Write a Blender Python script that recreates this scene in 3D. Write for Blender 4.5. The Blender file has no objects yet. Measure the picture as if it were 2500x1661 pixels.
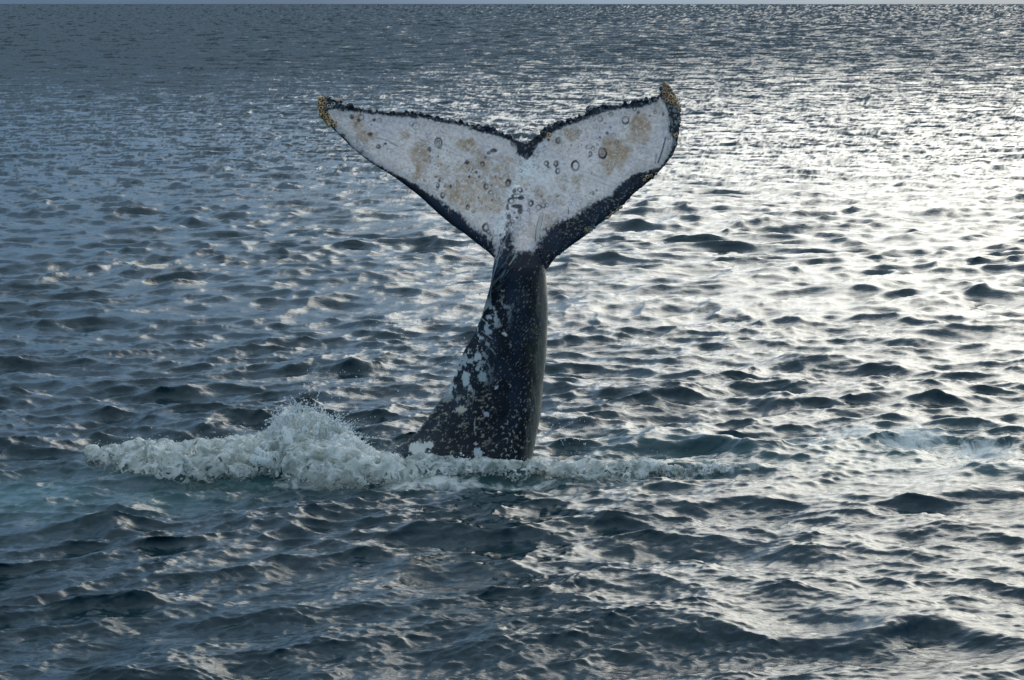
import bpy, bmesh, math, random
import numpy as np, time
_T0 = time.time()
from mathutils import Vector, Matrix, noise as mnoise

rng = np.random.default_rng(11)
random.seed(11)
scene = bpy.context.scene
COL = scene.collection

# ------------------------------------------------------------------ camera
W0, H0 = 2500.0, 1661.0            # photograph size, used for the camera model
D = 30.0                           # metres to the whale
FPX = 6073.0                       # focal length in photograph pixels
HORIZON = 9.0
TILT = math.atan((H0 / 2 - HORIZON) / FPX)
CAM_H = 5.506
cam_d = bpy.data.cameras.new("camera")
cam = bpy.data.objects.new("camera", cam_d)
COL.objects.link(cam)
cam.location = (0, 0, CAM_H)
cam.rotation_euler = (math.pi / 2 - TILT, 0, 0)
cam_d.sensor_width = 36.0
cam_d.lens = 36.0 * FPX / W0
cam_d.clip_start = 0.5
cam_d.clip_end = 60000.0
scene.camera = cam

# ------------------------------------------------------------------ sky, sun, exposure
SUN_EL = math.radians(19.0)
SUN_AZ = math.radians(22.0)        # to the right of straight ahead
sun_dir = Vector((math.sin(SUN_AZ) * math.cos(SUN_EL), math.cos(SUN_AZ) * math.cos(SUN_EL), math.sin(SUN_EL)))
world = bpy.data.worlds.new("World")
scene.world = world
world.use_nodes = True
nt = world.node_tree
nt.nodes.clear()
w_out = nt.nodes.new("ShaderNodeOutputWorld")
sky = nt.nodes.new("ShaderNodeTexSky")
sky.sky_type = 'NISHITA'
sky.sun_disc = False
sky.sun_elevation = SUN_EL
sky.sun_rotation = SUN_AZ
sky.air_density = 1.0
sky.dust_density = 0.6
sky.ozone_density = 3.0
bg_sky = nt.nodes.new("ShaderNodeBackground")
bg_sky.inputs[1].default_value = 0.10
nt.links.new(sky.outputs[0], bg_sky.inputs[0])
# thin overcast deck: CIE overcast luminance (zenith three times the horizon) broken by soft cloud noise
tc = nt.nodes.new("ShaderNodeTexCoord")
sep = nt.nodes.new("ShaderNodeSeparateXYZ")
nt.links.new(tc.outputs["Generated"], sep.inputs[0])
cie = nt.nodes.new("ShaderNodeMapRange")
cie.inputs[1].default_value = 0.0
cie.inputs[2].default_value = 1.0
cie.inputs[3].default_value = 0.25
cie.inputs[4].default_value = 1.0
nt.links.new(sep.outputs[2], cie.inputs[0])
cmap = nt.nodes.new("ShaderNodeMapping")
cmap.inputs["Scale"].default_value = (1.6, 1.6, 4.5)
nt.links.new(tc.outputs["Generated"], cmap.inputs[0])
cno = nt.nodes.new("ShaderNodeTexNoise")
cno.inputs["Scale"].default_value = 2.0
cno.inputs["Detail"].default_value = 6.0
nt.links.new(cmap.outputs[0], cno.inputs["Vector"])
cramp = nt.nodes.new("ShaderNodeMapRange")
cramp.inputs[1].default_value = 0.35
cramp.inputs[2].default_value = 0.65
cramp.inputs[3].default_value = 0.55
cramp.inputs[4].default_value = 1.25
nt.links.new(cno.outputs[0], cramp.inputs[0])
mul = nt.nodes.new("ShaderNodeMath")
mul.operation = 'MULTIPLY'
nt.links.new(cie.outputs[0], mul.inputs[0])
nt.links.new(cramp.outputs[0], mul.inputs[1])
bg_cloud = nt.nodes.new("ShaderNodeBackground")
hue = nt.nodes.new("ShaderNodeMix"); hue.data_type = 'RGBA'
hue.inputs[6].default_value = (0.22, 0.47, 0.80, 1)      # blue-grey rain haze low down
hue.inputs[7].default_value = (0.70, 0.86, 1.0, 1)      # paler deck overhead
nt.links.new(sep.outputs[2], hue.inputs[0])
nt.links.new(hue.outputs[2], bg_cloud.inputs[0])
mul2 = nt.nodes.new("ShaderNodeMath")
mul2.operation = 'MULTIPLY'
mul2.inputs[1].default_value = 1.5
nt.links.new(mul.outputs[0], mul2.inputs[0])
nt.links.new(mul2.outputs[0], bg_cloud.inputs[1])
# cloud cover: nearly closed along the slanting view to the horizon, thinner overhead
cov = nt.nodes.new("ShaderNodeMapRange")
cov.inputs[1].default_value = 0.0
cov.inputs[2].default_value = 0.6
cov.inputs[3].default_value = 0.97
cov.inputs[4].default_value = 0.72
nt.links.new(sep.outputs[2], cov.inputs[0])
addw = nt.nodes.new("ShaderNodeMixShader")
nt.links.new(cov.outputs[0], addw.inputs[0])
nt.links.new(bg_sky.outputs[0], addw.inputs[1])
nt.links.new(bg_cloud.outputs[0], addw.inputs[2])
# sunlight scattered forward through the thin deck around the hidden sun
dotn = nt.nodes.new("ShaderNodeVectorMath"); dotn.operation = 'DOT_PRODUCT'
nt.links.new(tc.outputs["Generated"], dotn.inputs[0])
dotn.inputs[1].default_value = sun_dir
mx0 = nt.nodes.new("ShaderNodeMath"); mx0.operation = 'MAXIMUM'; mx0.inputs[1].default_value = 0.0
nt.links.new(dotn.outputs["Value"], mx0.inputs[0])
pw = nt.nodes.new("ShaderNodeMath"); pw.operation = 'POWER'; pw.inputs[1].default_value = 27.0
nt.links.new(mx0.outputs[0], pw.inputs[0])
gl = nt.nodes.new("ShaderNodeMath"); gl.operation = 'MULTIPLY'
nt.links.new(pw.outputs[0], gl.inputs[0]); nt.links.new(cramp.outputs[0], gl.inputs[1])
gl2 = nt.nodes.new("ShaderNodeMath"); gl2.operation = 'MULTIPLY'; gl2.inputs[1].default_value = 2.7
nt.links.new(gl.outputs[0], gl2.inputs[0])
bg_glow = nt.nodes.new("ShaderNodeBackground")
bg_glow.inputs[0].default_value = (1.0, 0.95, 0.80, 1)
nt.links.new(gl2.outputs[0], bg_glow.inputs[1])
addg = nt.nodes.new("ShaderNodeAddShader")
nt.links.new(addw.outputs[0], addg.inputs[0]); nt.links.new(bg_glow.outputs[0], addg.inputs[1])
nt.links.new(addg.outputs[0], w_out.inputs[0])

sun_d = bpy.data.lights.new("sun", 'SUN')
sun_d.energy = 0.5
sun_d.angle = math.radians(44.0)
sun_d.color = (1.0, 0.93, 0.80)
sun = bpy.data.objects.new("sun", sun_d)
COL.objects.link(sun)
sun.rotation_euler = (-sun_dir).to_track_quat('-Z', 'Y').to_euler()

scene.view_settings.view_transform = 'Standard'
scene.view_settings.look = 'None'
scene.view_settings.gamma = 1.0
scene.view_settings.use_curve_mapping = False
scene.view_settings.exposure = 0.25
scene.render.engine = 'CYCLES'
scene.cycles.use_denoising = True
scene.cycles.max_bounces = 6
scene.cycles.transparent_max_bounces = 12

# ------------------------------------------------------------------ camera maths (photograph pixel <-> world)
ct, st = math.cos(TILT), math.sin(TILT)

def ray(px, py):
    u = (np.asarray(px, float) - W0 / 2) / FPX
    v = (H0 / 2 - np.asarray(py, float)) / FPX
    return u, ct + v * st, -st + v * ct          # x, y, z with unit depth

def at_depth(px, py, Y):
    x, y, z = ray(px, py)
    t = np.asarray(Y, float) / y
    return x * t, y * t, CAM_H + z * t

def on_water(px, py, z0=0.0):
    x, y, z = ray(px, py)
    t = (z0 - CAM_H) / z
    return x * t, y * t

def to_px(P):
    x, y, z = P[:, 0], P[:, 1], P[:, 2] - CAM_H
    dep = y * ct - z * st
    up = y * st + z * ct
    return W0 / 2 + FPX * x / dep, H0 / 2 - FPX * up / dep

# ------------------------------------------------------------------ numpy noise
def _hash(ix, iy, iz, seed):
    h = (ix * 374761393 + iy * 668265263 + iz * 2147483647 + seed * 974711) & 0xFFFFFFFF
    h = ((h ^ (h >> 13)) * 1274126177) & 0xFFFFFFFF
    h = ((h ^ (h >> 15)) * 2246822519) & 0xFFFFFFFF
    return ((h ^ (h >> 16)) & 0xFFFFFF) / float(0xFFFFFF)

def vnoise(x, y, z=0.0, seed=0):
    if np.ndim(z) == 0:                         # plane slice: four corners are enough
        x = np.asarray(x, float) + z * 0.73; y = np.asarray(y, float) + z * 1.31
        ix, iy = np.floor(x).astype(np.int64), np.floor(y).astype(np.int64)
        fx, fy = x - ix, y - iy
        fx = fx * fx * (3 - 2 * fx); fy = fy * fy * (3 - 2 * fy)
        a = _hash(ix, iy, 0, seed); b = _hash(ix + 1, iy, 0, seed); c = _hash(ix, iy + 1, 0, seed); d = _hash(ix + 1, iy + 1, 0, seed)
        return (a * (1 - fx) + b * fx) * (1 - fy) + (c * (1 - fx) + d * fx) * fy
    x = np.asarray(x, float); y = np.asarray(y, float); z = np.zeros_like(x) + z
    ix, iy, iz = np.floor(x).astype(np.int64), np.floor(y).astype(np.int64), np.floor(z).astype(np.int64)
    fx, fy, fz = x - ix, y - iy, z - iz
    fx = fx * fx * (3 - 2 * fx); fy = fy * fy * (3 - 2 * fy); fz = fz * fz * (3 - 2 * fz)
    r = 0
    for a in (0, 1):
        for b in (0, 1):
            for c in (0, 1):
                w = (fx if a else 1 - fx) * (fy if b else 1 - fy) * (fz if c else 1 - fz)
                r = r + w * _hash(ix + a, iy + b, iz + c, seed)
    return r

def fbm(x, y, z=0.0, seed=0, octv=4, gain=0.5):
    s, a, n = 0, 1.0, 0.0
    for o in range(octv):
        s = s + a * vnoise(np.asarray(x) * 2 ** o, np.asarray(y) * 2 ** o, z * 2 ** o, seed + o * 17)
        n += a
        a *= gain
    return s / n

def sstep(a, b, x):
    t = np.clip((x - a) / (b - a), 0, 1)
    return t * t * (3 - 2 * t)

# ------------------------------------------------------------------ helpers
def tag(o, label=None, cat=None, kind=None, group=None):
    if label: o["label"] = label
    if cat: o["category"] = cat
    if kind: o["kind"] = kind
    if group: o["group"] = group
    return o

def np_mesh(name, verts, faces, smooth=True):
    me = bpy.data.meshes.new(name)
    verts = np.ascontiguousarray(verts, dtype=np.float32)
    faces = np.ascontiguousarray(faces, dtype=np.int32)
    n, k = faces.shape
    me.vertices.add(len(verts))
    me.vertices.foreach_set("co", verts.ravel())
    me.loops.add(n * k)
    me.loops.foreach_set("vertex_index", faces.ravel())
    me.polygons.add(n)
    me.polygons.foreach_set("loop_start", np.arange(0, n * k, k, dtype=np.int32))
    if smooth:
        me.polygons.foreach_set("use_smooth", np.ones(n, dtype=bool))
    me.update(calc_edges=True)
    return me

def obj(name, me, mat=None, parent=None):
    o = bpy.data.objects.new(name, me)
    COL.objects.link(o)
    if mat is not None and len(me.materials) == 0:
        me.materials.append(mat)
    if parent is not None:
        o.parent = parent
    return o

def new_mat(name):
    m = bpy.data.materials.new(name)
    m.use_nodes = True
    n = m.node_tree.nodes
    n.clear()
    out = n.new("ShaderNodeOutputMaterial")
    return m, n, m.node_tree.links, out

def get_verts(me):
    a = np.empty(len(me.vertices) * 3, np.float32)
    me.vertices.foreach_get("co", a)
    return a.reshape(-1, 3).astype(float)

def get_normals(me):
    a = np.empty(len(me.vertices) * 3, np.float32)
    me.vertex_normals.foreach_get("vector", a)
    return a.reshape(-1, 3).astype(float)

def voxel(me, size, smooth_it=0):
    o = bpy.data.objects.new("tmp", me)
    COL.objects.link(o)
    m = o.modifiers.new("r", 'REMESH')
    m.mode = 'VOXEL'
    m.voxel_size = size
    m.use_smooth_shade = True
    if smooth_it:
        s = o.modifiers.new("s", 'SMOOTH')
        s.factor = 0.5
        s.iterations = smooth_it
    dg = bpy.context.evaluated_depsgraph_get()
    out = bpy.data.meshes.new_from_object(o.evaluated_get(dg), depsgraph=dg)
    bpy.data.objects.remove(o)
    return out

# unit icosahedron
_g = (1 + 5 ** 0.5) / 2
ICO_V = np.array([(-1, _g, 0), (1, _g, 0), (-1, -_g, 0), (1, -_g, 0), (0, -1, _g), (0, 1, _g), (0, -1, -_g), (0, 1, -_g),
                  (_g, 0, -1), (_g, 0, 1), (-_g, 0, -1), (-_g, 0, 1)], float)
ICO_V /= np.linalg.norm(ICO_V[0])
ICO_F = np.array([(0, 11, 5), (0, 5, 1), (0, 1, 7), (0, 7, 10), (0, 10, 11), (1, 5, 9), (5, 11, 4), (11, 10, 2), (10, 7, 6), (7, 1, 8),
                  (3, 9, 4), (3, 4, 2), (3, 2, 6), (3, 6, 8), (3, 8, 9), (4, 9, 5), (2, 4, 11), (6, 2, 10), (8, 6, 7), (9, 8, 1)], int)

def blobs(P, R):
    """one vertex / face array of many icosahedra; R (n,) or (n,3)"""
    P = np.asarray(P, float); R = np.asarray(R, float)
    if R.ndim == 1: R = np.repeat(R[:, None], 3, 1)
    V = (ICO_V[None] * R[:, None, :] + P[:, None, :]).reshape(-1, 3)
    F = (ICO_F[None] + (np.arange(len(P)) * 12)[:, None, None]).reshape(-1, 3)
    return V, F

# ================================================================== SEA
G = 9.81
def spectrum(N, L, kmin, kmax, seed, peak, wind_dir, spread, amp):
    r = np.random.default_rng(seed)
    k1 = 2 * np.pi * np.fft.fftfreq(N, L / N)
    KX, KY = np.meshgrid(k1, k1, indexing='ij')
    K = np.hypot(KX, KY); K[0, 0] = 1e-6
    kp = 2 * np.pi / peak
    S = K ** -3.5 * np.exp(-0.9 * (kp / K) ** 2)
    cosd = (KX * wind_dir[0] + KY * wind_dir[1]) / K
    S *= (np.abs(cosd) ** spread + 0.10)
    S *= ((K >= kmin) & (K < kmax))
    A = (r.normal(size=(N, N)) + 1j * r.normal(size=(N, N))) * np.sqrt(S) * (2 * np.pi / L) * amp * N * N
    def f(B): return np.real(np.fft.ifft2(B)).astype(np.float32)
    out = dict(h=f(A), dx=f(1j * KX / K * A), dy=f(1j * KY / K * A), sx=f(1j * KX * A), sy=f(1j * KY * A), L=L, N=N)
    return out

def samp(field, c, x, y):
    N, L = c['N'], c['L']
    u = x / L * N; v = y / L * N
    iu = np.floor(u).astype(np.int64); iv = np.floor(v).astype(np.int64)
    fu = (u - iu).astype(np.float32); fv = (v - iv).astype(np.float32)
    a = iu % N; b = (iu + 1) % N; d = iv % N; e = (iv + 1) % N
    F = c[field]
    return (F[a, d] * (1 - fu) + F[b, d] * fu) * (1 - fv) + (F[a, e] * (1 - fu) + F[b, e] * fu) * fv

wd = np.array([0.28, -1.0]); wd /= np.linalg.norm(wd)
C1 = spectrum(1024, 83.0, 0.15, 18.0, 3, 2.8, wd, 2.0, 1.0)
C2 = spectrum(512, 11.7, 18.0, 110.0, 5, 5.0, wd, 1.2, 1.0)
SL = 0.235                                       # rms slope of the resolved chop
sc1 = SL / math.sqrt(float((C1['sx'] ** 2 + C1['sy'] ** 2).mean()))
for kk in ('h', 'dx', 'dy', 'sx', 'sy'): C1[kk] *= sc1
sc2 = 0.205 / math.sqrt(float((C2['sx'] ** 2 + C2['sy'] ** 2).mean()))
for kk in ('h', 'dx', 'dy', 'sx', 'sy'): C2[kk] *= sc2
print("rms height", float(C1['h'].std()))
CHOP = 1.15
# the longer waves alone carry the pattern that is still visible far out
_k = 2 * np.pi * np.fft.fftfreq(C1['N'], C1['L'] / C1['N'])
_lp = 1.0 / (1.0 + (np.hypot(_k[:, None], _k[None, :]) / 4.0) ** 6)
for kk in ('sx', 'sy'):
    C1['l' + kk] = np.real(np.fft.ifft2(np.fft.fft2(C1[kk]) * _lp)).astype(np.float32)
    C1['l' + kk] *= float(C1[kk].std() / C1['l' + kk].std())

# single larger waves seen in the photograph: (crest pixels, height, front width, back width)
CRESTS = [
    ([(1480, 1090), (1560, 1058), (1650, 1050), (1750, 1062), (1850, 1095)], 0.26, 0.34, 0.9),
    ([(1330, 960), (1420, 938), (1520, 950), (1640, 962), (1760, 955)], 0.17, 0.35, 0.9),
    ([(1850, 985), (1930, 925), (2020, 950), (2120, 965), (2250, 975), (2400, 945)], 0.16, 0.35, 0.9),
    ([(1840, 885), (1900, 868), (2040, 880), (2200, 890)], 0.14, 0.32, 0.8),
    ([(2060, 1555), (2150, 1515), (2200, 1490), (2290, 1495), (2360, 1520), (2420, 1530)], 0.20, 0.30, 0.7),
    ([(1880, 1555), (1960, 1540), (2060, 1530), (2160, 1525)], 0.11, 0.22, 0.6),
    ([(1650, 1545), (1720, 1525), (1800, 1530), (1850, 1545)], 0.10, 0.22, 0.6),
    ([(2320, 1160), (2400, 1128), (2480, 1130), (2560, 1145)], 0.18, 0.35, 0.8),
    ([(2200, 1210), (2350, 1180), (2480, 1178), (2560, 1180)], 0.20, 0.35, 0.8),
    ([(1650, 1222), (1800, 1205), (2000, 1200), (2150, 1198), (2250, 1190)], 0.15, 0.35, 0.8),
    ([(60, 1285), (130, 1265), (230, 1262), (320, 1290)], 0.17, 0.32, 0.8),
    ([(380, 1040), (450, 1028), (560, 1035), (690, 1050)], 0.14, 0.3, 0.7),
    ([(600, 1290), (760, 1270), (900, 1278), (1100, 1290)], 0.10, 0.3, 0.8),
    ([(690, 900), (760, 872), (820, 880), (880, 900)], 0.13, 0.28, 0.8),
    ([(0, 770), (100, 750), (220, 770)], 0.12, 0.35, 0.9),
    ([(180, 660), (280, 640), (360, 660)], 0.12, 0.4, 1.0),
    ([(40, 505), (140, 490), (220, 505)], 0.14, 0.5, 1.2),
    ([(420, 420), (520, 412), (640, 425)], 0.11, 0.5, 1.2),
    ([(720, 410), (810, 392), (900, 410)], 0.11, 0.5, 1.2),
    ([(2080, 530), (2200, 510), (2350, 522)], 0.12, 0.45, 1.2),
    ([(980, 1450), (1080, 1435), (1180, 1440), (1300, 1435)], 0.09, 0.22, 0.6),
    ([(1330, 1430), (1450, 1418), (1560, 1425)], 0.09, 0.22, 0.6),
    ([(2080, 1040), (2180, 1015), (2300, 1030), (2480, 1045)], 0.13, 0.3, 0.8),
    ([(200, 1470), (280, 1450), (370, 1468)], 0.10, 0.22, 0.6),
    ([(1270, 1030), (1340, 1012), (1430, 1025), (1480, 1050)], 0.12, 0.3, 0.7),
]
CR = []
for pts, A, wf, wb in CRESTS:
    px = [p[0] for p in pts]; py = [p[1] for p in pts]
    A = A * 0.85
    mp_ = min(py) + 0.25 * (max(py) - min(py))
    cx, cy = on_water(px, [mp_ + 0.45 * (q - mp_) for q in py], A * 0.9)
    CR.append((cx, cy, A, wf, wb))

RIDGE_PX = [(150, 1150), (225, 1150), (400, 1172), (600, 1170), (760, 1180), (900, 1180), (1050, 1172), (1250, 1168), (1450, 1175), (1600, 1166), (1800, 1166), (2060, 1166), (2300, 1166)]
RX, RY = on_water([p[0] for p in RIDGE_PX], [p[1] for p in RIDGE_PX])

def sea_point(x, y, spacing):
    """displacement, slopes at rest position (x, y); spacing fades the finest waves out where the mesh cannot carry them"""
    f2 = np.clip(1.5 - spacing / 0.15, 0, 1)
    # gusty patches: roughness of the chop varies over tens of metres
    gust = 0.68 + 0.62 * fbm(x / 13.0, y / 19.0, 0.3, 71, 3)
    calm = 1 - 0.55 * np.exp(-((y - 28.6) / 1.4) ** 2) * sstep(-6.5, -4.5, x) * (1 - sstep(4.5, 7.0, x))
    g1 = gust * (0.35 + 0.65 * calm)
    # crests bend: rotate the sampling a little so that no direction is perfectly straight
    xx = x + 1.7 * (fbm(x / 9, y / 9, 0.1, 5, 2) - .5) * 2
    yy = y + 1.7 * (fbm(x / 9, y / 9, 7.1, 9, 2) - .5) * 2
    h = samp('h', C1, xx, yy) * g1
    dx = samp('dx', C1, xx, yy) * g1; dy = samp('dy', C1, xx, yy) * g1
    sx = samp('sx', C1, xx, yy) * g1; sy = samp('sy', C1, xx, yy) * g1
    g2 = f2 * (0.45 + 1.1 * fbm(x / 2.3, y / 3.1, 3.3, 31, 3)) * gust
    h2 = samp('h', C2, x, y) * g2
    dx = dx + samp('dx', C2, x, y) * g2 * .55; dy = dy + samp('dy', C2, x, y) * g2 * .55
    h = h + h2
    sx = sx + samp('sx', C2, x, y) * g2; sy = sy + samp('sy', C2, x, y) * g2
    hb = np.zeros_like(h)
    for cx, cy, A, wf, wb in CR:
        m = (x > cx[0] - 1.0) & (x < cx[-1] + 1.0) & (np.abs(y - cy.mean()) < 6)
        if not m.any(): continue
        xm, ym = x[m], y[m]
        o = np.argsort(cx)
        yc = np.interp(xm, cx[o], cy[o]) + 0.12 * (fbm(xm * 1.7, xm * 0 + A * 50, 0, 4, 3) - .5)
        fade = sstep(cx[0] - 0.5, cx[0] + (cx[-1] - cx[0]) * .35, xm) * (1 - sstep(cx[-1] - (cx[-1] - cx[0]) * .35, cx[-1] + 0.5, xm))
        d = ym - yc
        w = np.where(d < 0, wf, wb)
        hb[m] += A * fade * np.exp(-(d / w) ** 2) * (0.8 + 0.4 * fbm(xm * 2.5, ym * 2.5, 0, 8, 3))
    # swell under the foam ridge
    yr = np.interp(x, RX, RY)
    e = sstep(RX[0] - .2, RX[0] + 1.2, x) * (1 - sstep(2.4, 5.0, x))
    d = y - (yr + 0.45)
    hb += 0.10 * e * np.exp(-(d / np.where(d < 0, 0.32, 0.8)) ** 2)
    hs_ = np.clip(h + hb, -.25, .35)
    # wind from behind leans every crest towards the boat: short steep fronts, long flat backs
    return dx * CHOP + 0.2 * hs_, dy * CHOP - 0.6 * hs_, h + hb, sx, sy, hb

# graded sheet: rows get wider with distance, columns fan out; reaches the horizon and behind the boat
SCALE = 1024 / 2500
rows = []
py_ = 1661 + 110.0
while py_ > HORIZON + 1.2:
    rows.append(float(on_water(0, py_)[1]))
    py_ -= 0.72 / SCALE
near = [-120, -60, -30, -15, -8, -3, 1, 4, 7, 9.5, 11.5, 13, 14, 14.8, 15.5, 16.1, 16.6, 17.0, 17.4, 17.7, 18.0, 18.3, 18.6]
rows = [r for r in near if r < rows[0] - 0.3] + rows
far = [r for r in (12000, 16000, 22000, 30000) if r > rows[-1] * 1.1]
rows = np.array(rows + far)
NC = 820
uc = np.linspace(-1, 1, NC)
ext = 1 + np.concatenate([np.cumsum(np.geomspace(0.0025, 0.02, 84)), [0.85, 1.1, 1.7, 3.0, 5.5]])
u = np.concatenate([-ext[::-1], uc, ext])
NCC = len(u)
YY = np.repeat(rows[:, None], NCC, 1)
half = 0.236 * np.maximum(YY, 12.0) + 0.6
XX = u[None, :] * half
dyr = np.gradient(rows)
SP = np.repeat(np.abs(dyr)[:, None], NCC, 1)
x = XX.ravel(); y = YY.ravel(); sp = SP.ravel()
ddx, ddy, hh, sx, sy, hb = sea_point(x, y, sp)
# foam and stirred-up (aerated) water, as masks that belong to the water surface
def patch(pts, Rx=1.0, Ry=1.0):
    m = np.zeros_like(x)
    for px, py, rx, ry, s in pts:
        cx, cy = on_water(px, py)
        ex = on_water(px + rx, py)[0] - cx
        ey = abs(on_water(px, py - ry)[1] - cy)
        m = np.maximum(m, s * np.exp(-(((x - cx) / ex) ** 2 + ((y - cy) / ey) ** 2)))
    return m
FOAM = [(330, 1140, 150, 30, .6), (560, 1160, 230, 26, .6), (800, 1175, 230, 26, .7), (1050, 1180, 230, 30, .75), (1250, 1180, 200, 25, .6),
        (1480, 1170, 200, 18, .6), (1750, 1158, 220, 14, .55), (1990, 1150, 160, 16, .5), (1960, 1085, 100, 30, .72), (2080, 1060, 120, 25, .72),
        (2230, 1075, 150, 32, .74), (2400, 1100, 150, 32, .72), (2420, 1060, 120, 16, .6), (1450, 1110, 160, 14, .5), (1000, 1090, 120, 18, .5),
        (930, 1060, 120, 14, .42), (1380, 1060, 90, 20, .42), (1310, 1130, 90, 12, .7), (120, 1090, 140, 22, .42), (1180, 1215, 160, 14, .42),
        (2200, 1225, 130, 14, .45), (1700, 1190, 200, 12, .35), (525, 185, 40, 14, .38), (870, 1120, 120, 14, .7), (1130, 1140, 230, 16, .8),
        (2150, 1130, 180, 18, .45)]
foam = patch(FOAM)
AIR = [(60, 1210, 220, 50, .8), (400, 1215, 260, 30, .6), (2420, 1145, 120, 26, 1.0), (1700, 1130, 400, 40, .5), (2200, 1110, 320, 60, .6),
       (700, 1150, 500, 40, .7), (1250, 1150, 400, 40, .5), (1650, 1090, 200, 30, .45), (150, 1270, 160, 20, .35)]
air = patch(AIR)
hh = hh + np.clip(foam + .35 * air, 0, 1) * 0.15 * (fbm(x * 2.6, y * 2.0, 0.0, 411, 4, .6) - .5)
Vsea = np.stack([x + ddx, y + ddy, hh], 1)
nr = len(rows)
idx = np.arange(nr * NCC).reshape(nr, NCC)
Fsea = np.stack([idx[:-1, :-1], idx[:-1, 1:], idx[1:, 1:], idx[1:, :-1]], -1).reshape(-1, 4)
sea_me = np_mesh("sea", Vsea, Fsea)
print("sea verts", len(Vsea))

# shading normals: mesh normals near by, sampled wave slopes where the rows are far apart
gn = get_normals(sea_me)
fx2 = 1 - np.clip(1.5 - sp / 0.15, 0, 1)
sxf = sx + samp('sx', C2, x, y) * fx2; syf = sy + samp('sy', C2, x, y) * fx2
# farther out the shading normals are tilted towards the camera to darken the distance
far_tilt = sstep(math.log(36), math.log(330), np.log(np.maximum(y, 1)))
lsx = 0.45 * sxf + 0.85 * samp('lsx', C1, x * .8, y); lsy = 0.45 * syf + 0.85 * samp('lsy', C1, x * .8, y)
sxf = sxf * (1 - far_tilt) + lsx * far_tilt; syf = syf * (1 - far_tilt) + lsy * far_tilt
sx = sxf
sy = syf * (1 - far_tilt) + (0.33 + 0.45 * np.abs(syf) + 0.50 * syf) * far_tilt
an = np.stack([-sx, -sy, np.ones_like(sx)], 1)
an /= np.linalg.norm(an, axis=1)[:, None]
wfar = sstep(0.07, 0.5, sp)[:, None]
nn = gn * (1 - wfar) + an * wfar
nn /= np.linalg.norm(nn, axis=1)[:, None]
sea_me.normals_split_custom_set_from_vertices(nn.astype(np.float32))

for nm, arr in (("foam", foam), ("air", air)):
    at = sea_me.attributes.new(nm, 'FLOAT', 'POINT')
    at.data.foreach_set("value", arr.astype(np.float32))

m_sea, n, l, out = new_mat("sea_water")
geo = n.new("ShaderNodeNewGeometry")
wat = n.new("ShaderNodeBsdfPrincipled")
wat.inputs["Roughness"].default_value = 0.05
wat.inputs["IOR"].default_value = 1.333
a_air = n.new("ShaderNodeAttribute"); a_air.attribute_name = "air"
a_foam = n.new("ShaderNodeAttribute"); a_foam.attribute_name = "foam"
deep = n.new("ShaderNodeMix"); deep.data_type = 'RGBA'
deep.inputs[6].default_value = (0.002, 0.020, 0.026, 1)
deep.inputs[7].default_value = (0.035, 0.105, 0.105, 1)
l.new(a_air.outputs["Fac"], deep.inputs[0])
l.new(deep.outputs[2], wat.inputs["Base Color"])
# capillary ripples
mp = n.new("ShaderNodeMapping"); mp.inputs["Scale"].default_value = (0.7, 1.7, 1.0)
mp.inputs["Rotation"].default_value = (0, 0, 0.25)
l.new(geo.outputs["Position"], mp.inputs[0])
rip = n.new("ShaderNodeTexNoise"); rip.inputs["Scale"].default_value = 9.0; rip.inputs["Detail"].default_value = 5.0; rip.inputs["Roughness"].default_value = 0.62
rip.inputs["Distortion"].default_value = 0.6
l.new(mp.outputs[0], rip.inputs["Vector"])
bmp = n.new("ShaderNodeBump"); bmp.inputs["Strength"].default_value = 0.55; bmp.inputs["Distance"].default_value = 0.013
l.new(rip.outputs[0], bmp.inputs["Height"])
l.new(bmp.outputs[0], wat.inputs["Normal"])
# foam: lace broken by two noises
fm = n.new("ShaderNodeMapping"); fm.inputs["Scale"].default_value = (1.0, 0.55, 1.0)
l.new(geo.outputs["Position"], fm.inputs[0])
fn = n.new("ShaderNodeTexNoise"); fn.inputs["Scale"].default_value = 3.6; fn.inputs["Detail"].default_value = 9.0; fn.inputs["Roughness"].default_value = 0.68; fn.inputs["Distortion"].default_value = 1.3
l.new(fm.outputs[0], fn.inputs["Vector"])
fadd = n.new("ShaderNodeMath"); fadd.operation = 'ADD'
l.new(fn.outputs[0], fadd.inputs[0]); l.new(a_foam.outputs["Fac"], fadd.inputs[1])
fr = n.new("ShaderNodeMapRange"); fr.inputs[1].default_value = 0.99; fr.inputs[2].default_value = 1.22; fr.inputs[3].default_value = 0.0; fr.inputs[4].default_value = 0.85
l.new(fadd.outputs[0], fr.inputs[0])
fo = n.new("ShaderNodeBsdfPrincipled")
fo.inputs["Base Color"].default_value = (0.60, 0.60, 0.55, 1)
fo.inputs["Roughness"].default_value = 0.55
fb = n.new("ShaderNodeBump"); fb.inputs["Strength"].default_value = 0.8; fb.inputs["Distance"].default_value = 0.05
l.new(fn.outputs[0], fb.inputs["Height"]); l.new(fb.outputs[0], fo.inputs["Normal"])
mx = n.new("ShaderNodeMixShader")
l.new(fr.outputs[0], mx.inputs[0]); l.new(wat.outputs[0], mx.inputs[1]); l.new(fo.outputs[0], mx.inputs[2])
l.new(mx.outputs[0], out.inputs[0])
sea = obj("sea", sea_me, m_sea)
tag(sea, "choppy blue-grey open sea with dark wave faces", "sea", "structure")

# ================================================================== WHALE
LEAN = 0.42
Z_ROOT = float(at_depth(1265, 650, D)[2])
def fluke_y(px, py):
    z = at_depth(px, py, D)[2]
    s = (np.asarray(px, float) - 1265) / 450.0
    return D + LEAN * np.maximum(z - Z_ROOT, -0.4) + 0.22 * np.abs(s) ** 2 * np.where(s < 0, 1.0, -0.35)

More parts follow.
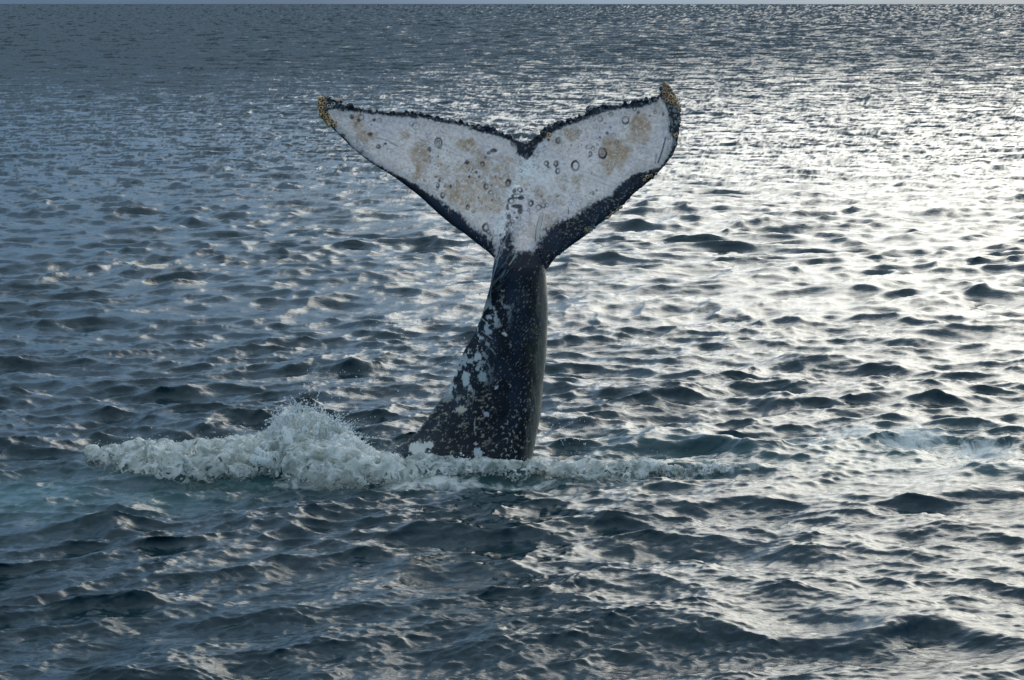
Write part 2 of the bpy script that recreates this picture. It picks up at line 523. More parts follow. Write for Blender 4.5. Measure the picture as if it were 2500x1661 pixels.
LEAD_L = [(779, 240), (777, 262), (784, 284), (797, 300), (812, 311), (829, 331), (855, 356), (884, 382), (912, 402), (947, 423), (981, 446), (1010, 468), (1033, 487),
          (1059, 512), (1084, 534), (1113, 557), (1142, 577), (1170, 599), (1190, 614), (1215, 640), (1262, 662)]
TRAIL_L = [(786, 238), (800, 240), (823, 246), (835, 256), (875, 264), (912, 272), (947, 274), (984, 273), (1027, 278), (1058, 284), (1090, 291), (1119, 295), (1142, 303),
           (1185, 312), (1210, 320), (1242, 333), (1266, 344), (1284, 350)]
LEAD_R = [(1627, 204), (1640, 220), (1650, 238), (1658, 256), (1661, 282), (1659, 311), (1657, 336), (1650, 364), (1637, 387), (1615, 413), (1593, 436), (1573, 453), (1544, 476),
          (1516, 507), (1487, 530), (1452, 556), (1430, 576), (1401, 596), (1384, 608), (1356, 629), (1340, 652), (1319, 670), (1268, 668)]
TRAIL_R = [(1621, 202), (1616, 212), (1614, 226), (1602, 238), (1573, 247), (1544, 250), (1516, 257), (1490, 257), (1458, 261), (1442, 266), (1430, 278), (1407, 287), (1381, 300),
           (1352, 303), (1327, 318), (1318, 331), (1300, 339), (1281, 350)]

def resample(pts, nn_):
    p = np.array(pts, float)
    d = np.concatenate([[0], np.cumsum(np.linalg.norm(np.diff(p, axis=0), axis=1))])
    t = np.linspace(0, d[-1], nn_)
    return np.stack([np.interp(t, d, p[:, 0]), np.interp(t, d, p[:, 1])], 1)

def loft(rings, V, F, base):
    """rings: list of (m,3) arrays -> closed tube with capped ends"""
    m = len(rings[0])
    for r in rings: V.extend(r.tolist())
    for i in range(len(rings) - 1):
        for j in range(m):
            a = base + i * m + j; b = base + i * m + (j + 1) % m
            F.append((a, b, b + m)); F.append((a, b + m, a + m))
    for i, flip in ((0, True), (len(rings) - 1, False)):
        c = np.mean(rings[i], axis=0)
        V.append(c.tolist()); ci = len(V) - 1
        for j in range(m):
            a = base + i * m + j; b = base + i * m + (j + 1) % m
            F.append((ci, b, a) if flip else (ci, a, b))
    return len(V)

def blade(lead, trail, V, F, base, side):
    N, M = 70, 26
    Lp, Tp = resample(lead, N), resample(trail, N)
    rings = []
    for i in range(N):
        t = i / (N - 1)
        hm = 0.022 + 0.10 * t ** 0.9
        s = (1 - np.cos(np.linspace(0, np.pi, M))) / 2
        prof = 5 * (0.2969 * np.sqrt(s) - 0.126 * s - 0.3516 * s ** 2 + 0.2843 * s ** 3 - 0.1015 * s ** 4) / 0.5
        hh_ = np.minimum(hm * prof, 0.2) + 0.014 * np.sqrt(np.clip(np.minimum(s, 1 - s) * 14, 0, 1))
        P = Lp[i][None] * (1 - s)[:, None] + Tp[i][None] * s[:, None]
        Yb = fluke_y(P[:, 0], P[:, 1])
        # shallow dish across the chord
        Yb = Yb + 0.05 * np.sin(np.pi * s) * (0.3 + t)
        f = np.stack(at_depth(P[:, 0], P[:, 1], Yb), 1)
        front = f.copy(); front[:, 1] -= hh_ * 0.8; front[:, 2] += hh_ * 0.15
        back = f.copy(); back[:, 1] += hh_ * 1.1; back[:, 2] -= hh_ * 0.2
        ring = np.concatenate([front, back[-2:0:-1]])
        rings.append(ring if side < 0 else ring[::-1])
    return loft(rings, V, F, base)

V, F = [], []
base = 0
base = blade(LEAD_L, TRAIL_L, V, F, base, -1)
base = blade(LEAD_R, TRAIL_R, V, F, base, 1)

# tail stock: stations (py, left px, right px, depth half, y offset, keel angle in degrees, keel strength)
STOCK = [(455, 1257, 1283, .045, -.02, 262, .5), (500, 1247, 1290, .08, -.02, 258, .55), (545, 1236, 1300, .13, -.02, 250, .55), (590, 1222, 1312, .19, 0, 243, .5), (625, 1208, 1324, .24, 0, 236, .42), (650, 1204, 1330, .28, 0, 228, .34),
         (672, 1200, 1333, .31, 0, 220, .28), (700, 1196, 1335, .33, .02, 208, .22), (736, 1186, 1336, .35, .02, 198, .18), (771, 1176, 1337, .37, .03, 192, .16), (811, 1158, 1337, .39, .04, 190, .14), (843, 1137, 1336, .41, .04, 188, .12),
         (878, 1122, 1334, .43, .05, 186, .1), (904, 1114, 1331, .45, .05, 186, .1), (946, 1097, 1327, .48, .06, 186, .1), (979, 1072, 1323, .51, .06, 186, .1), (1018, 1046, 1318, .55, .07, 186, .1),
         (1054, 1018, 1311, .60, .08, 186, .1), (1079, 990, 1307, .65, .08, 186, .08), (1100, 962, 1303, .70, .08, 186, .06), (1127, 925, 1299, .78, .09, 186, .05), (1175, 840, 1292, .9, .1, 186, .0), (1225, 745, 1284, 1.0, .1, 186, 0)]
S = np.array(STOCK, float)
py_d = np.linspace(S[0, 0], S[-1, 0], 120)
cols = [np.interp(py_d, S[:, 0], S[:, k]) for k in range(1, 7)]
def sm(a):
    a2 = a.copy()
    for _ in range(2): a2[1:-1] = (a2[:-2] + 2 * a2[1:-1] + a2[2:]) / 4
    return a2
cols = [sm(c) for c in cols]
M = 64
phi = np.linspace(0, 2 * np.pi, M, endpoint=False)
rings = []
for i, pyv in enumerate(py_d):
    xl, xr, b, yo, ka, ks = [c[i] for c in cols]
    pc = (xl + xr) / 2
    zc = float(at_depth(pc, pyv, D)[2])
    Yc = D + yo + LEAN * max(zc - Z_ROOT, -0.0)
    X0, _, Z0 = at_depth(xl, pyv, Yc); X1, _, Z1 = at_depth(xr, pyv, Yc)
    a = (X1 - X0) / 2; cx = (X1 + X0) / 2
    c_, s_ = np.cos(phi), np.sin(phi)
    nexp = np.where(c_ > 0, 2.7, 2.0)
    r = (np.abs(c_) ** nexp + np.abs(s_) ** nexp) ** (-1 / nexp)
    dk = np.angle(np.exp(1j * (phi - math.radians(ka))))
    r = r * (1 + ks * np.exp(-(dk / 0.20) ** 2))
    # soft hollow beside the keel
    r = r * (1 - 0.10 * min(1, ks * 2) * np.exp(-((dk - 0.62) / 0.35) ** 2))
    xs = r * c_; ys = r * s_
    xs = xs / np.maximum(np.abs(xs.min()) * (xs < 0) + xs.max() * (xs >= 0), 1e-6)
    rings.append(np.stack([cx + a * xs, Yc + b * ys, np.full(M, (Z0 + Z1) / 2)], 1)[::-1])
base = loft(rings, V, F, base)
V = np.array(V); F = np.array(F, int)

# knobs along the trailing edge (irregular, in groups)
KP, KR = [], []
for trail, cnt in ((TRAIL_L, 78), (TRAIL_R, 64)):
    T = resample(trail, 400)
    ii = np.sort(rng.integers(8, 372, cnt))
    for i in ii:
        p = T[i]
        rr = float(np.clip(rng.lognormal(math.log(0.017), 0.5), 0.008, 0.046))
        off = rng.uniform(-2, 3)
        Yk = float(fluke_y(p[0], p[1])) - rng.uniform(-.012, .02)
        KP.append([float(v) for v in at_depth(p[0] + rng.uniform(-2, 2), p[1] - off, Yk)])
        KR.append((rr, rr, rr * rng.uniform(.9, 1.5)))
kv, kf = blobs(KP, KR)
# lumps along the stock's keel edge and the leading edges
KP2, KR2 = [], []
for lead, cnt in ((LEAD_R, 46), (LEAD_L, 26)):
    T = resample(lead, 400)
    lo, hi = (40, 340) if lead is LEAD_R else (4, 60)
    for i in rng.integers(lo, hi, cnt):
        p = T[i]; rr = rng.uniform(.008, .02)
        KP2.append([float(v) for v in at_depth(p[0] - 1.0 * (1 if lead is LEAD_R else -1), p[1], float(fluke_y(*p)) - .01)])
        KR2.append((rr, rr, rr))
kv2, kf2 = blobs(KP2, KR2)
Vw = np.concatenate([V, kv, kv2]); Fw = np.concatenate([F, kf + len(V), kf2 + len(V) + len(kv)])
body_me = voxel(np_mesh("w", Vw, Fw), 0.0095, 3)
body_me.name = "body"
P = get_verts(body_me); Nn = get_normals(body_me)
print("whale verts", len(P))
# fine lumpy skin
lump = (fbm(P[:, 0] * 9, P[:, 1] * 9, P[:, 2] * 9, 3, 3) - .5) * 0.010 + (fbm(P[:, 0] * 2.2, P[:, 1] * 2.2, P[:, 2] * 2.2, 13, 2) - .5) * 0.03 * sstep(2.6, 1.8, P[:, 2])
P = P + Nn * lump[:, None]
body_me.vertices.foreach_set("co", P.astype(np.float32).ravel())
body_me.update()
PX, PY = to_px(P)

# ---- pigment: one colour per vertex, light on keel and right strip painted in
def poly_sd(poly, X, Y):
    p = np.array(poly, float); q = np.roll(p, -1, 0)
    d = np.full(X.shape, 1e9); ins = np.zeros(X.shape, bool)
    for (x0, y0), (x1, y1) in zip(p, q):
        ex, ey = x1 - x0, y1 - y0
        t = np.clip(((X - x0) * ex + (Y - y0) * ey) / (ex * ex + ey * ey), 0, 1)
        d = np.minimum(d, np.hypot(X - x0 - t * ex, Y - y0 - t * ey))
        c = ((y0 <= Y) != (y1 <= Y)) & (X < x0 + (Y - y0) * ex / (ey if ey != 0 else 1e-9))
        ins ^= c
    return np.where(ins, d, -d)

def line_d(pts, X, Y):
    d = np.full(X.shape, 1e9)
    for (x0, y0), (x1, y1) in zip(pts[:-1], pts[1:]):
        ex, ey = x1 - x0, y1 - y0
        t = np.clip(((X - x0) * ex + (Y - y0) * ey) / (ex * ex + ey * ey), 0, 1)
        d = np.minimum(d, np.hypot(X - x0 - t * ex, Y - y0 - t * ey))
    return d

WHITE = [(800, 268), (835, 270), (900, 279), (960, 284), (1030, 289), (1090, 300), (1150, 315), (1200, 330), (1240, 342), (1258, 352), (1262, 375), (1283, 390), (1303, 378), (1312, 354),
         (1335, 333), (1380, 310), (1430, 290), (1480, 271), (1560, 262), (1600, 250), (1612, 238), (1625, 252), (1632, 280), (1634, 320), (1643, 345), (1634, 378), (1612, 410), (1579, 417),
         (1561, 421), (1544, 428), (1521, 446), (1504, 460), (1493, 477), (1464, 489), (1438, 503), (1412, 523), (1384, 534), (1349, 552), (1320, 572), (1318, 590), (1300, 612),
         (1262, 618), (1250, 597), (1247, 560), (1240, 548), (1230, 575), (1222, 600), (1215, 630), (1206, 600), (1195, 575), (1160, 560), (1120, 525), (1085, 500), (1060, 480), (1020, 455),  # dark notch beside the keel is its shadow, painted in
         (980, 432), (946, 419), (912, 398), (884, 378), (855, 352), (829, 326), (812, 307), (797, 290)]
sd = poly_sd(WHITE, PX, PY)
nz = (fbm(PX / 14, PY / 14, 0, 41, 4) - .5)
nzf = (fbm(PX / 3.2, PY / 5.0, 0, 43, 3) - .5)
fuzz = 5 + 12 * sstep(430, 620, PY)
white = sstep(-0.55, 0.55, (sd + nz * fuzz * 1.6 + nzf * fuzz * 1.5) / fuzz)
front = sstep(0.25, -0.12, Nn[:, 1])
white *= front

c_dark = np.array((0.006, 0.0085, 0.014)); c_white = np.array((0.85, 0.69, 0.59)); c_tan = np.array((0.45, 0.275, 0.14))
c_grey = np.array((0.46, 0.41, 0.365)); c_pink = np.array((0.66, 0.56, 0.54))
Np = len(P)
skin = np.tile(c_white, (Np, 1))
def mixc(C, col, f):
    return C * (1 - f[:, None]) + np.asarray(col)[None] * f[:, None]
# greyer towards the tips and edges, pinkish in the middle, white keel line with its lit brightness painted in
tipf = sstep(200, 480, np.abs(PX - 1265)) * 0.55
skin = mixc(skin, c_grey, np.clip(tipf + 0.45 * sstep(26, 4, sd) + 0.5 * (fbm(PX / 40, PY / 40, 0, 3, 4) - .42), 0, 1))
skin = mixc(skin, c_pink, np.clip(sstep(.45, .7, fbm(PX / 55, PY / 55, 0, 5, 3)) * .6, 0, 1))
lit_keel = np.exp(-(line_d([(1290, 400), (1262, 450), (1236, 510), (1222, 570)], PX, PY) / 17) ** 2)
skin = mixc(skin, (0.92, 0.83, 0.75), np.clip(lit_keel * 1.0 + 0.35 * np.exp(-(((PX - 1340) / 70) ** 2 + ((PY - 440) / 45) ** 2)), 0, 1))
TAN = [(870, 300, 14, 30, .7), (892, 335, 24, 14, .7), (990, 333, 10, 9, .8), (1028, 380, 22, 34, .75), (1020, 420, 12, 18, .8), (1138, 350, 22, 13, .85), (1165, 378, 20, 24, .6), (1080, 415, 13, 24, .6),
       (1172, 432, 62, 50, .62), (1130, 470, 45, 36, .75), (1232, 425, 26, 44, .6), (1195, 492, 50, 32, .6), (1040, 432, 12, 14, .5), (1400, 327, 20, 20, .75), (1565, 306, 26, 28, .75), (1555, 335, 30, 16, .55), (1500, 372, 34, 40, .85), (1485, 408, 20, 20, .7),
       (1530, 365, 13, 10, .8), (1370, 445, 16, 18, .45), (1408, 440, 13, 20, .5), (1320, 475, 20, 22, .5), (1280, 440, 14, 16, .5), (1360, 485, 22, 16, .4), (1340, 540, 20, 22, .45), (1290, 560, 22, 22, .4), (1365, 345, 16, 12, .4), (1605, 262, 8, 14, .4)]
tan = np.zeros(Np)
wob = (fbm(PX / 18, PY / 18, 0, 61, 3) - .5) * 26
wob2 = (fbm(PX / 18, PY / 18, 5, 62, 3) - .5) * 26
for cx, cy, rx, ry, s in TAN:
    q = ((PX + wob - cx) / rx) ** 2 + ((PY + wob2 - cy) / ry) ** 2
    tan = np.maximum(tan, s * sstep(1.6, .35, q))
tan *= np.clip(-0.15 + 2.1 * fbm(PX / 7, PY / 7, 0, 67, 5, .7), 0, 1.4)
skin = mixc(skin, c_tan, np.clip(tan, 0, .9))
# mottling
mott = fbm(PX / 5, PY / 5, 0, 81, 3)
skin *= (0.63 + 0.62 * mott + .26 * fbm((PX + .5 * PY) / 9, (PY - .5 * PX) / 2.2, 0, 84, 3))[:, None]
mid = np.exp(-(((PX - 1240) / 190) ** 2 + ((PY - 450) / 110) ** 2))
skin = mixc(skin, (0.86, 0.80, 0.74), np.clip(mid * sstep(.53, .72, fbm(PX / 8, PY / 8, 3, 83, 4)) * .8, 0, 1))

# small pits and flecks in the white skin
pit = sstep(.74, .80, vnoise(PX / 3.1, PY / 3.1, 0.0, 171)) * sstep(.45, .62, fbm(PX / 45, PY / 45, 0, 172, 3))
skin = mixc(skin, (0.16, 0.15, 0.15), pit * .55)
skin = mixc(skin, (0.92, 0.90, 0.87), sstep(.80, .86, vnoise(PX / 2.6, PY / 4.2, 0.0, 173)) * .55)
rake = sstep(.70, .78, fbm((PX * .94 + PY * .34) / 40, (PY * .94 - PX * .34) / 2.0, 0.0, 174, 2))
skin = mixc(skin, (0.34, 0.32, 0.31), rake * .45)
# dark stock
dk = np.tile(c_dark, (Np, 1))
blue = fbm(PX / 60, PY / 90, 0, 91, 3)
dk = mixc(dk, (0.014, 0.024, 0.042), sstep(.42, .65, blue) * .8)
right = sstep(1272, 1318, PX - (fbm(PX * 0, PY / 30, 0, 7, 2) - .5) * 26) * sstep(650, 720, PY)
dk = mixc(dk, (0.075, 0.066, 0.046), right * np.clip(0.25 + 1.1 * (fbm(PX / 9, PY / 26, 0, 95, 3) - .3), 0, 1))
lit_strip = sstep(1296, 1326, (fbm(PX / 3, PY / 30, 0, 97, 3) - .5) * 26 + PX + (1127 - PY) * -0.0 - np.interp(PY, [660, 820, 1000, 1127], [4, 8, -12, -24])) * sstep(640, 700, PY)
dk = mixc(dk, (0.24, 0.225, 0.175), lit_strip * .7 * (0.5 + fbm(PX / 4, PY / 40, 0, 96, 3)))  # grazing light on the right face, painted in as paler khaki
# white scarred patches along the left side of the stock
left_x = np.interp(PY, S[:, 0], S[:, 1])
ll = PX - left_x
wmask = sstep(705, 760, PY) * sstep(1010, 940, PY) * sstep(95, 25, ll - 20 * sstep(860, 920, PY)) * sstep(-4, 4, ll)
n1 = fbm(PX / 11, PY / 15, 0, 101, 5, .62)
wp = sstep(.60, .645, n1 + 0.07 * np.exp(-(((PX - 1128) / 42) ** 2 + ((PY - 890) / 42) ** 2)) + .05 * np.exp(-(((PX - 1190) / 30) ** 2 + ((PY - 745) / 30) ** 2)) ) * wmask
dk = mixc(dk, (0.42, 0.45, 0.44), wp * .95)
# yellowish patches lower down
ymask = sstep(925, 965, PY) * sstep(1130, 1060, PY) * sstep(1230, 1170, PX)
yp = sstep(.635, .67, fbm(PX / 9, PY / 5.5, 0, 111, 4, .6)) * ymask
dk = mixc(dk, (0.27, 0.25, 0.17), yp * .9)
# streaks on the upper stock
stc = (PX - 1215) * .83 + (PY - 700) * .55
stm = np.exp(-((line_d([(1213, 690), (1252, 630)], PX, PY)) / 13) ** 2)
ss = sstep(.50, .66, fbm(stc / 3.4, (PX - 1215) * -.55 / 30 + (PY - 700) * .83 / 30, 0, 121, 3)) * stm
dk = mixc(dk, (0.17, 0.225, 0.24), ss * .9)
SPOT = [(1127, 1000, 15, 9, (0.46, 0.44, 0.33)), (1018, 1095, 20, 15, (0.55, 0.53, 0.47)), (1042, 1088, 14, 8, (0.5, 0.5, 0.46)), (1166, 1105, 10, 11, (0.38, 0.43, 0.44)), (1188, 1012, 6, 7, (0.40, 0.40, 0.44)), (1234, 817, 5, 5, (.6, .6, .55)), (1214, 948, 4, 5, (.55, .58, .58)),
        (1107, 905, 9, 14, (0.5, 0.53, 0.52)), (1137, 925, 8, 18, (0.48, 0.52, 0.50)), (1098, 945, 6, 16, (0.46, 0.48, 0.48)), (1165, 870, 9, 11, (0.46, 0.5, 0.5)), (1178, 920, 12, 12, (0.3, 0.36, 0.36)), (1160, 1085, 5, 4, (.4, .4, .36)), (1195, 775, 8, 5, (.5, .5, .5))]
for cx, cy, rx, ry, col in SPOT:
    q = ((PX - cx + nz * 14) / rx) ** 2 + ((PY - cy + nzf * 12) / ry) ** 2
    dk = mixc(dk, col, sstep(1.25, .8, q))
# speckles: many small pale flecks (scars), denser towards the right ridge
r2 = np.random.default_rng(23)
for seed in (1, 2, 3, 4):
    _a = seed * 0.8; QX, QY = PX * math.cos(_a) - PY * math.sin(_a), PX * math.sin(_a) + PY * math.cos(_a)
    cellx, celly = np.floor(QX / 7).astype(int), np.floor(QY / 7).astype(int)
    hx = _hash(cellx, celly, cellx * 0 + seed, 5); hy = _hash(cellx, celly, cellx * 0 + seed, 6); hp = _hash(cellx, celly, cellx * 0 + seed, 7)
    gx_, gy_ = QX - (cellx + .3 + .4 * hx) * 7, QY - (celly + .3 + .4 * hy) * 7
    ddx_, ddy_ = gx_ * math.cos(_a) + gy_ * math.sin(_a), -gx_ * math.sin(_a) + gy_ * math.cos(_a)
    rot = .5 + .4 * _hash(cellx, celly, cellx * 0 + seed, 8)
    e1 = ddx_ * math.cos(1.0) - ddy_ * math.sin(1.0); e2 = ddx_ * math.sin(1.0) + ddy_ * math.cos(1.0)
    dens = (0.012 + 0.10 * sstep(1180, 1310, PX) * sstep(620, 720, PY) + 0.03 * sstep(600, 640, PY)) * (0.2 + 1.8 * sstep(.35, .65, fbm(PX / 30, PY / 40, 0, 140 + seed, 3)))
    rr = 0.55 + 0.85 * _hash(cellx, celly, cellx * 0 + seed, 9)
    f = sstep(1.2, .7, np.hypot(e1 / (rr * 2.3), e2 / rr)) * (hp < dens) * sstep(555, 600, PY)
    warm = _hash(cellx, celly, cellx * 0 + seed, 10)
    colr = np.array((0.33, 0.34, 0.33))[None] * (1 - warm[:, None]) + np.array((0.36, 0.29, 0.17))[None] * warm[:, None]
    f = f * (0.2 + .8 * _hash(cellx, celly, cellx * 0 + seed, 12))
    dk = dk * (1 - f[:, None] * .9) + colr * f[:, None] * .9
# pale rings left by barnacles on the stock
RINGS_S = [(1227, 707, 5), (1203, 771, 5), (1205, 788, 4), (1243, 845, 5), (1243, 943, 4.5), (1196, 975, 4.5), (1187, 991, 4), (1203, 998, 4), (1107, 1008, 4.5), (1253, 1015, 4), (1235, 1030, 5), (1229, 1060, 4.5), (1236, 1075, 4.5), (1252, 1078, 4), (1256, 1053, 4), (1232, 1100, 4.5), (1203, 1103, 4.5), (1215, 1090, 4), (1104, 1107, 6),
           (1226, 1112, 4.5), (1243, 1062, 4), (1291, 978, 4), (1280, 1003, 4.5), (1262, 1072, 4), (1173, 1118, 5), (1246, 1090, 4), (1263, 1040, 4), (1298, 1000, 4), (1225, 1045, 4), (1258, 1005, 4), (1270, 1025, 3.6), (1285, 1045, 4), (1275, 1090, 4), (1290, 1075, 4), (1240, 1115, 4), (1260, 1100, 4)]
for cx, cy, r_ in RINGS_S:
    q = np.hypot((PX - cx + nz * 3) / .9, PY - cy + nzf * 2)
    r_ = r_ * (0.65 + .45 * ((cx * 7.31 + cy * 3.17) % 1))
    an_ = np.arctan2(PY - cy, PX - cx)
    f = sstep(1.5, .4, np.abs(q - r_)) * np.clip(0.35 + .75 * np.sin(an_ + cx * 1.7), 0, 1)
    dk = mixc(dk, (0.47, 0.45, 0.36), f)
dk[:] = np.where((front > 0.02)[:, None], dk, np.array(c_dark)[None])
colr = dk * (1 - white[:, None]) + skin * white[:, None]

# dark rings and spots on the white face: (x, y, rx, ry, line width, strength); width 0 = filled
RG = [(1070.6, 349, 8.5, 11.5, 2.2, .9), (1070.6, 350, 4, 6, 2, .8), (1240.7, 447, 5.5, 7, 3, .95), (882, 287, 6.3, 6.3, 1.6, .7), (859, 286, 5, 5, 0, .9), (875, 294, 4, 4, 0, .9), (903.6, 328, 5, 4.5, 0, .9), (924, 358, 4, 4, 2.2, .9),
      (941, 351, 3, 3, 0, .9), (836, 331, 6, 3.5, 0, .9), (883.5, 371, 2.5, 2.5, 1.5, .8), (893.5, 389.5, 4, 3, 1.7, .8), (1048.5, 365, 4.5, 5, 0, .8), (1140, 397, 5, 4.5, 0, .9), (1177.6, 401, 4.5, 5, 2.4, .9), (1163, 421, 3, 3, 0, .8),
      (1146, 432, 3.2, 2.5, 0, .9), (1170, 432.5, 3, 3, 0, .7), (1144.6, 416, 2.2, 2, 0, .8), (1153, 414, 2, 2, 0, .8), (1073, 441, 3, 4, 0, .8), (1069, 453, 3.5, 5, 2, .9), (1080, 477, 5, 6, 2.2, .9), (1100, 455.5, 2.8, 4.5, 0, .9), (1086, 455.5, 2, 2, 0, .8),
      (1064, 432, 3, 2.5, 0, .8), (1186, 455.5, 4.5, 6, 2.4, .9), (1198, 470, 5, 4.5, 1.8, .7), (1200.5, 488.5, 2, 2.5, 0, .8), (1167.6, 483, 2, 2.5, 0, .8), (1141, 507, 3.5, 5, 2, .95), (1156, 516, 3, 3, 1.6, .7), (1186, 556, 7, 8.5, 3.4, .95), (1193, 566, 4, 4, 2, .8),
      (1205, 368, 8, 4.5, 0, .9), (1193, 374, 5, 3.5, 0, .8), (1185, 385, 3, 3, 0, .7), (1070, 382, 2, 2, 0, .8), (1254, 352, 6, 6, 2, .8), (1170, 312, 8, 8, 1.8, .7), (1150, 310.6, 6.5, 6, 1.6, .7), (1099, 292, 5, 5, 2, .9), (1015.5, 308, 8, 8, 1.4, .6), (1005, 302, 6, 5, 1.3, .5),
      (926.5, 295, 5, 5, 1.2, .5), (913.6, 293, 4.5, 3.5, 0, .9), (1011, 283, 6, 6, 1.6, .7), (1471, 374, 8.8, 12, 2.8, .97), (1471, 374, 3, 4, 1.5, .5), (1405, 405, 8.8, 11, 2.8, .97), (1527, 294, 7.5, 8.5, 2.4, .9), (1465.5, 290.5, 6, 6.5, 1.6, .65), (1492, 279, 4.5, 4.5, 1.8, .7), (1492, 279, 1.5, 1.5, 0, .7),
      (1452.5, 309, 5, 5, 1.4, .5), (1362, 418, 4.8, 6, 2.4, .9), (1358, 399.6, 4.2, 5.5, 2.8, .9), (1333.5, 399.6, 4.5, 5, 2.4, .9), (1338, 409, 2, 3, 0, .8), (1296, 497, 5.5, 5.5, 2.6, .95), (1315, 507, 6, 6, 1.7, .7), (1326, 502, 5, 5.5, 1.7, .7), (1336, 501.5, 4, 5, 1.5, .55), (1270, 464, 5, 5, 2.4, .9),
      (1256, 467, 4.5, 5, 0, .8), (1362, 343.6, 4.5, 6, 2.8, .85), (1438, 359, 8, 5, 1.5, .7), (1448, 363, 4, 5, 1.5, .6), (1441, 376.6, 3.5, 5, 1.8, .8), (1439, 383, 2.5, 2, 0, .8), (1482.6, 325, 4, 3.5, 0, .85), (1465.5, 336, 2.5, 2.5, 0, .8), (1548.6, 266, 4, 5, 2, .8), (1558.7, 275, 3.5, 3.5, 0, .85),
      (1600, 274, 3.5, 4, 1.8, .7), (1619, 279, 3, 4, 0, .8), (1270, 417, 4, 4, 1.4, .55), (1272, 397, 4, 4, 1.4, .5), (1445, 422.5, 1.8, 2, 0, .8), (1490, 311, 3, 3, 0, .6), (1478, 302, 2.5, 2.5, 0, .6), (1498, 330, 5, 4, 1.3, .4), (1395, 355, 2, 3, 0, .6), (1588, 283, 2.5, 3, 0, .6), (1415, 323, 5, 5, 1.3, .4), (1505, 348, 5, 5, 1.3, .35), (1290, 513, 3, 3, 1.4, .6),
      (1262, 479, 11, 5, 3, .9), (1272, 484, 7, 4, 0, .9), (1248, 491, 7, 6, 2.6, .9), (1262, 504, 12, 4.5, 0, .92), (1270, 514, 6, 8, 0, .85), (1239, 506, 3.5, 8, 0, .85), (1242, 530, 5, 7, 0, .8), (1250, 541, 5, 4, 2, .8), (1262, 532, 3, 2.5, 0, .7), (1256, 520, 2.5, 2.5, 0, .7), (1448, 472, 3, 5, 0, .6), (1456, 465, 3, 3, 0, .6), (1441, 470, 2, 2, 0, .7), (1360, 480, 2.5, 2.5, 0, .7), (1322, 480, 3, 2.5, 0, .7),
      (1365, 478, 2, 2, 0, .6), (1345, 480, 1.5, 1.5, 0, .6), (1115, 443, 2, 2, 0, .5), (1210, 432, 2, 2, 0, .6), (1222, 436, 1.5, 2.5, 0, .7), (1132, 470, 1.5, 1.5, 0, .7), (1144, 447, 1.8, 1.8, 0, .7), (1155, 448, 1.5, 1.5, 0, .7), (1107, 415, 2, 2, 0, .5), (1200, 453, 2, 2, 0, .7), (1163, 443, 1.6, 1.6, 0, .6)]
RINKCOL = np.array((0.016, 0.02, 0.024))
for cx, cy, rx, ry, wdt, s in RG:
    m = (np.abs(PX - cx) < rx + 6) & (np.abs(PY - cy) < ry + 6) & (front > .3)
    if not m.any(): continue
    X, Y_ = PX[m] - cx + nz[m] * 4, PY[m] - cy + nzf[m] * 3
    q = np.hypot(X / rx, Y_ / ry)
    rm = (rx + ry) / 2
    if wdt == 0:
        f = sstep(1.4, .9, q) * (0.8 + .2 * (fbm(PX[m] / 2.5, PY[m] / 2.5, 0, int(cx), 2) > .42))
    else:
        ang = np.arctan2(Y_, X)
        wdt = wdt * 1.75
        f = sstep(wdt * .5 + .9, wdt * .5 - .4, np.abs(q - 1) * rm) * (0.78 + 0.22 * np.sin(ang * 1 + cx))
    f = np.clip(f * s, 0, 1)
    colr[m] = colr[m] * (1 - f[:, None]) + RINKCOL[None] * f[:, None]
# scratches
SCR = [([(918, 336), (945, 343), (970, 357)], 1.2, (0.10, 0.09, 0.08), .8), ([(1625, 336), (1617, 368), (1607, 397)], 2.6, (0.03, 0.035, 0.035), .95), ([(1603, 378), (1599, 400)], 1.5, (0.05, 0.05, 0.05), .8),
       ([(1321, 522), (1314, 560), (1312, 585), (1296, 612)], 3.4, (0.5, 0.49, 0.46), .9), ([(1316.5, 528), (1309, 560), (1307, 588)], 1.1, (0.04, 0.04, 0.04), .9), ([(1326, 524), (1319, 560), (1317, 590), (1300, 612)], 1.1, (0.04, 0.04, 0.04), .8),
       ([(1246, 560), (1222, 610), (1200, 690), (1196, 730)], 1.3, (0.30, 0.34, 0.37), .7), ([(1324, 570), (1323, 590)], 1.2, (0.4, 0.4, 0.38), .8), ([(1387, 505), (1388, 523)], 1.4, (0.03, 0.04, 0.045), .9), ([(1176, 778), (1190, 790)], 1.4, (.5, .5, .45), .9), ([(1175, 808), (1203, 828)], 1.2, (.45, .42, .38), .8), ([(1198, 850), (1210, 866)], 1.2, (.45, .45, .38), .8), ([(1160, 1022), (1158, 1052)], 1.4, (.42, .42, .4), .8),
       ([(1243, 648), (1258, 625)], 1.3, (.42, .38, .28), .8), ([(965, 428), (985, 436), (1008, 452), (1030, 468)], 1.6, (0.02, 0.025, 0.03), .9), ([(1190, 560), (1192, 600)], 1.0, (.35, .38, .4), .6), ([(1215, 560), (1212, 625)], 3.0, (.5, .52, .54), .6)]
for pts, wdt, col, s in SCR:
    d = line_d(pts, PX, PY) + nzf * 1.2
    f = sstep(wdt * .5 + 1.2, wdt * .5 - .5, d) * s * (front > .3)
    colr = mixc(colr, col, f)
# brownish-black trailing band and tip band get a little pale mottling
band = (1 - white) * sstep(470, 400, PY) * front
colr = mixc(colr, (0.16, 0.17, 0.17), band * sstep(.60, .68, fbm(PX / 4.5, PY / 4.5, 0, 131, 3)) * .8)
tipm = sstep(1626, 1634, PX) * sstep(395, 380, PY) * sstep(230, 250, PY) * front
colr = mixc(colr, (0.24, 0.26, 0.23), tipm * sstep(.54, .60, fbm(PX / 4, PY / 13, 0, 133, 3)) * .9)
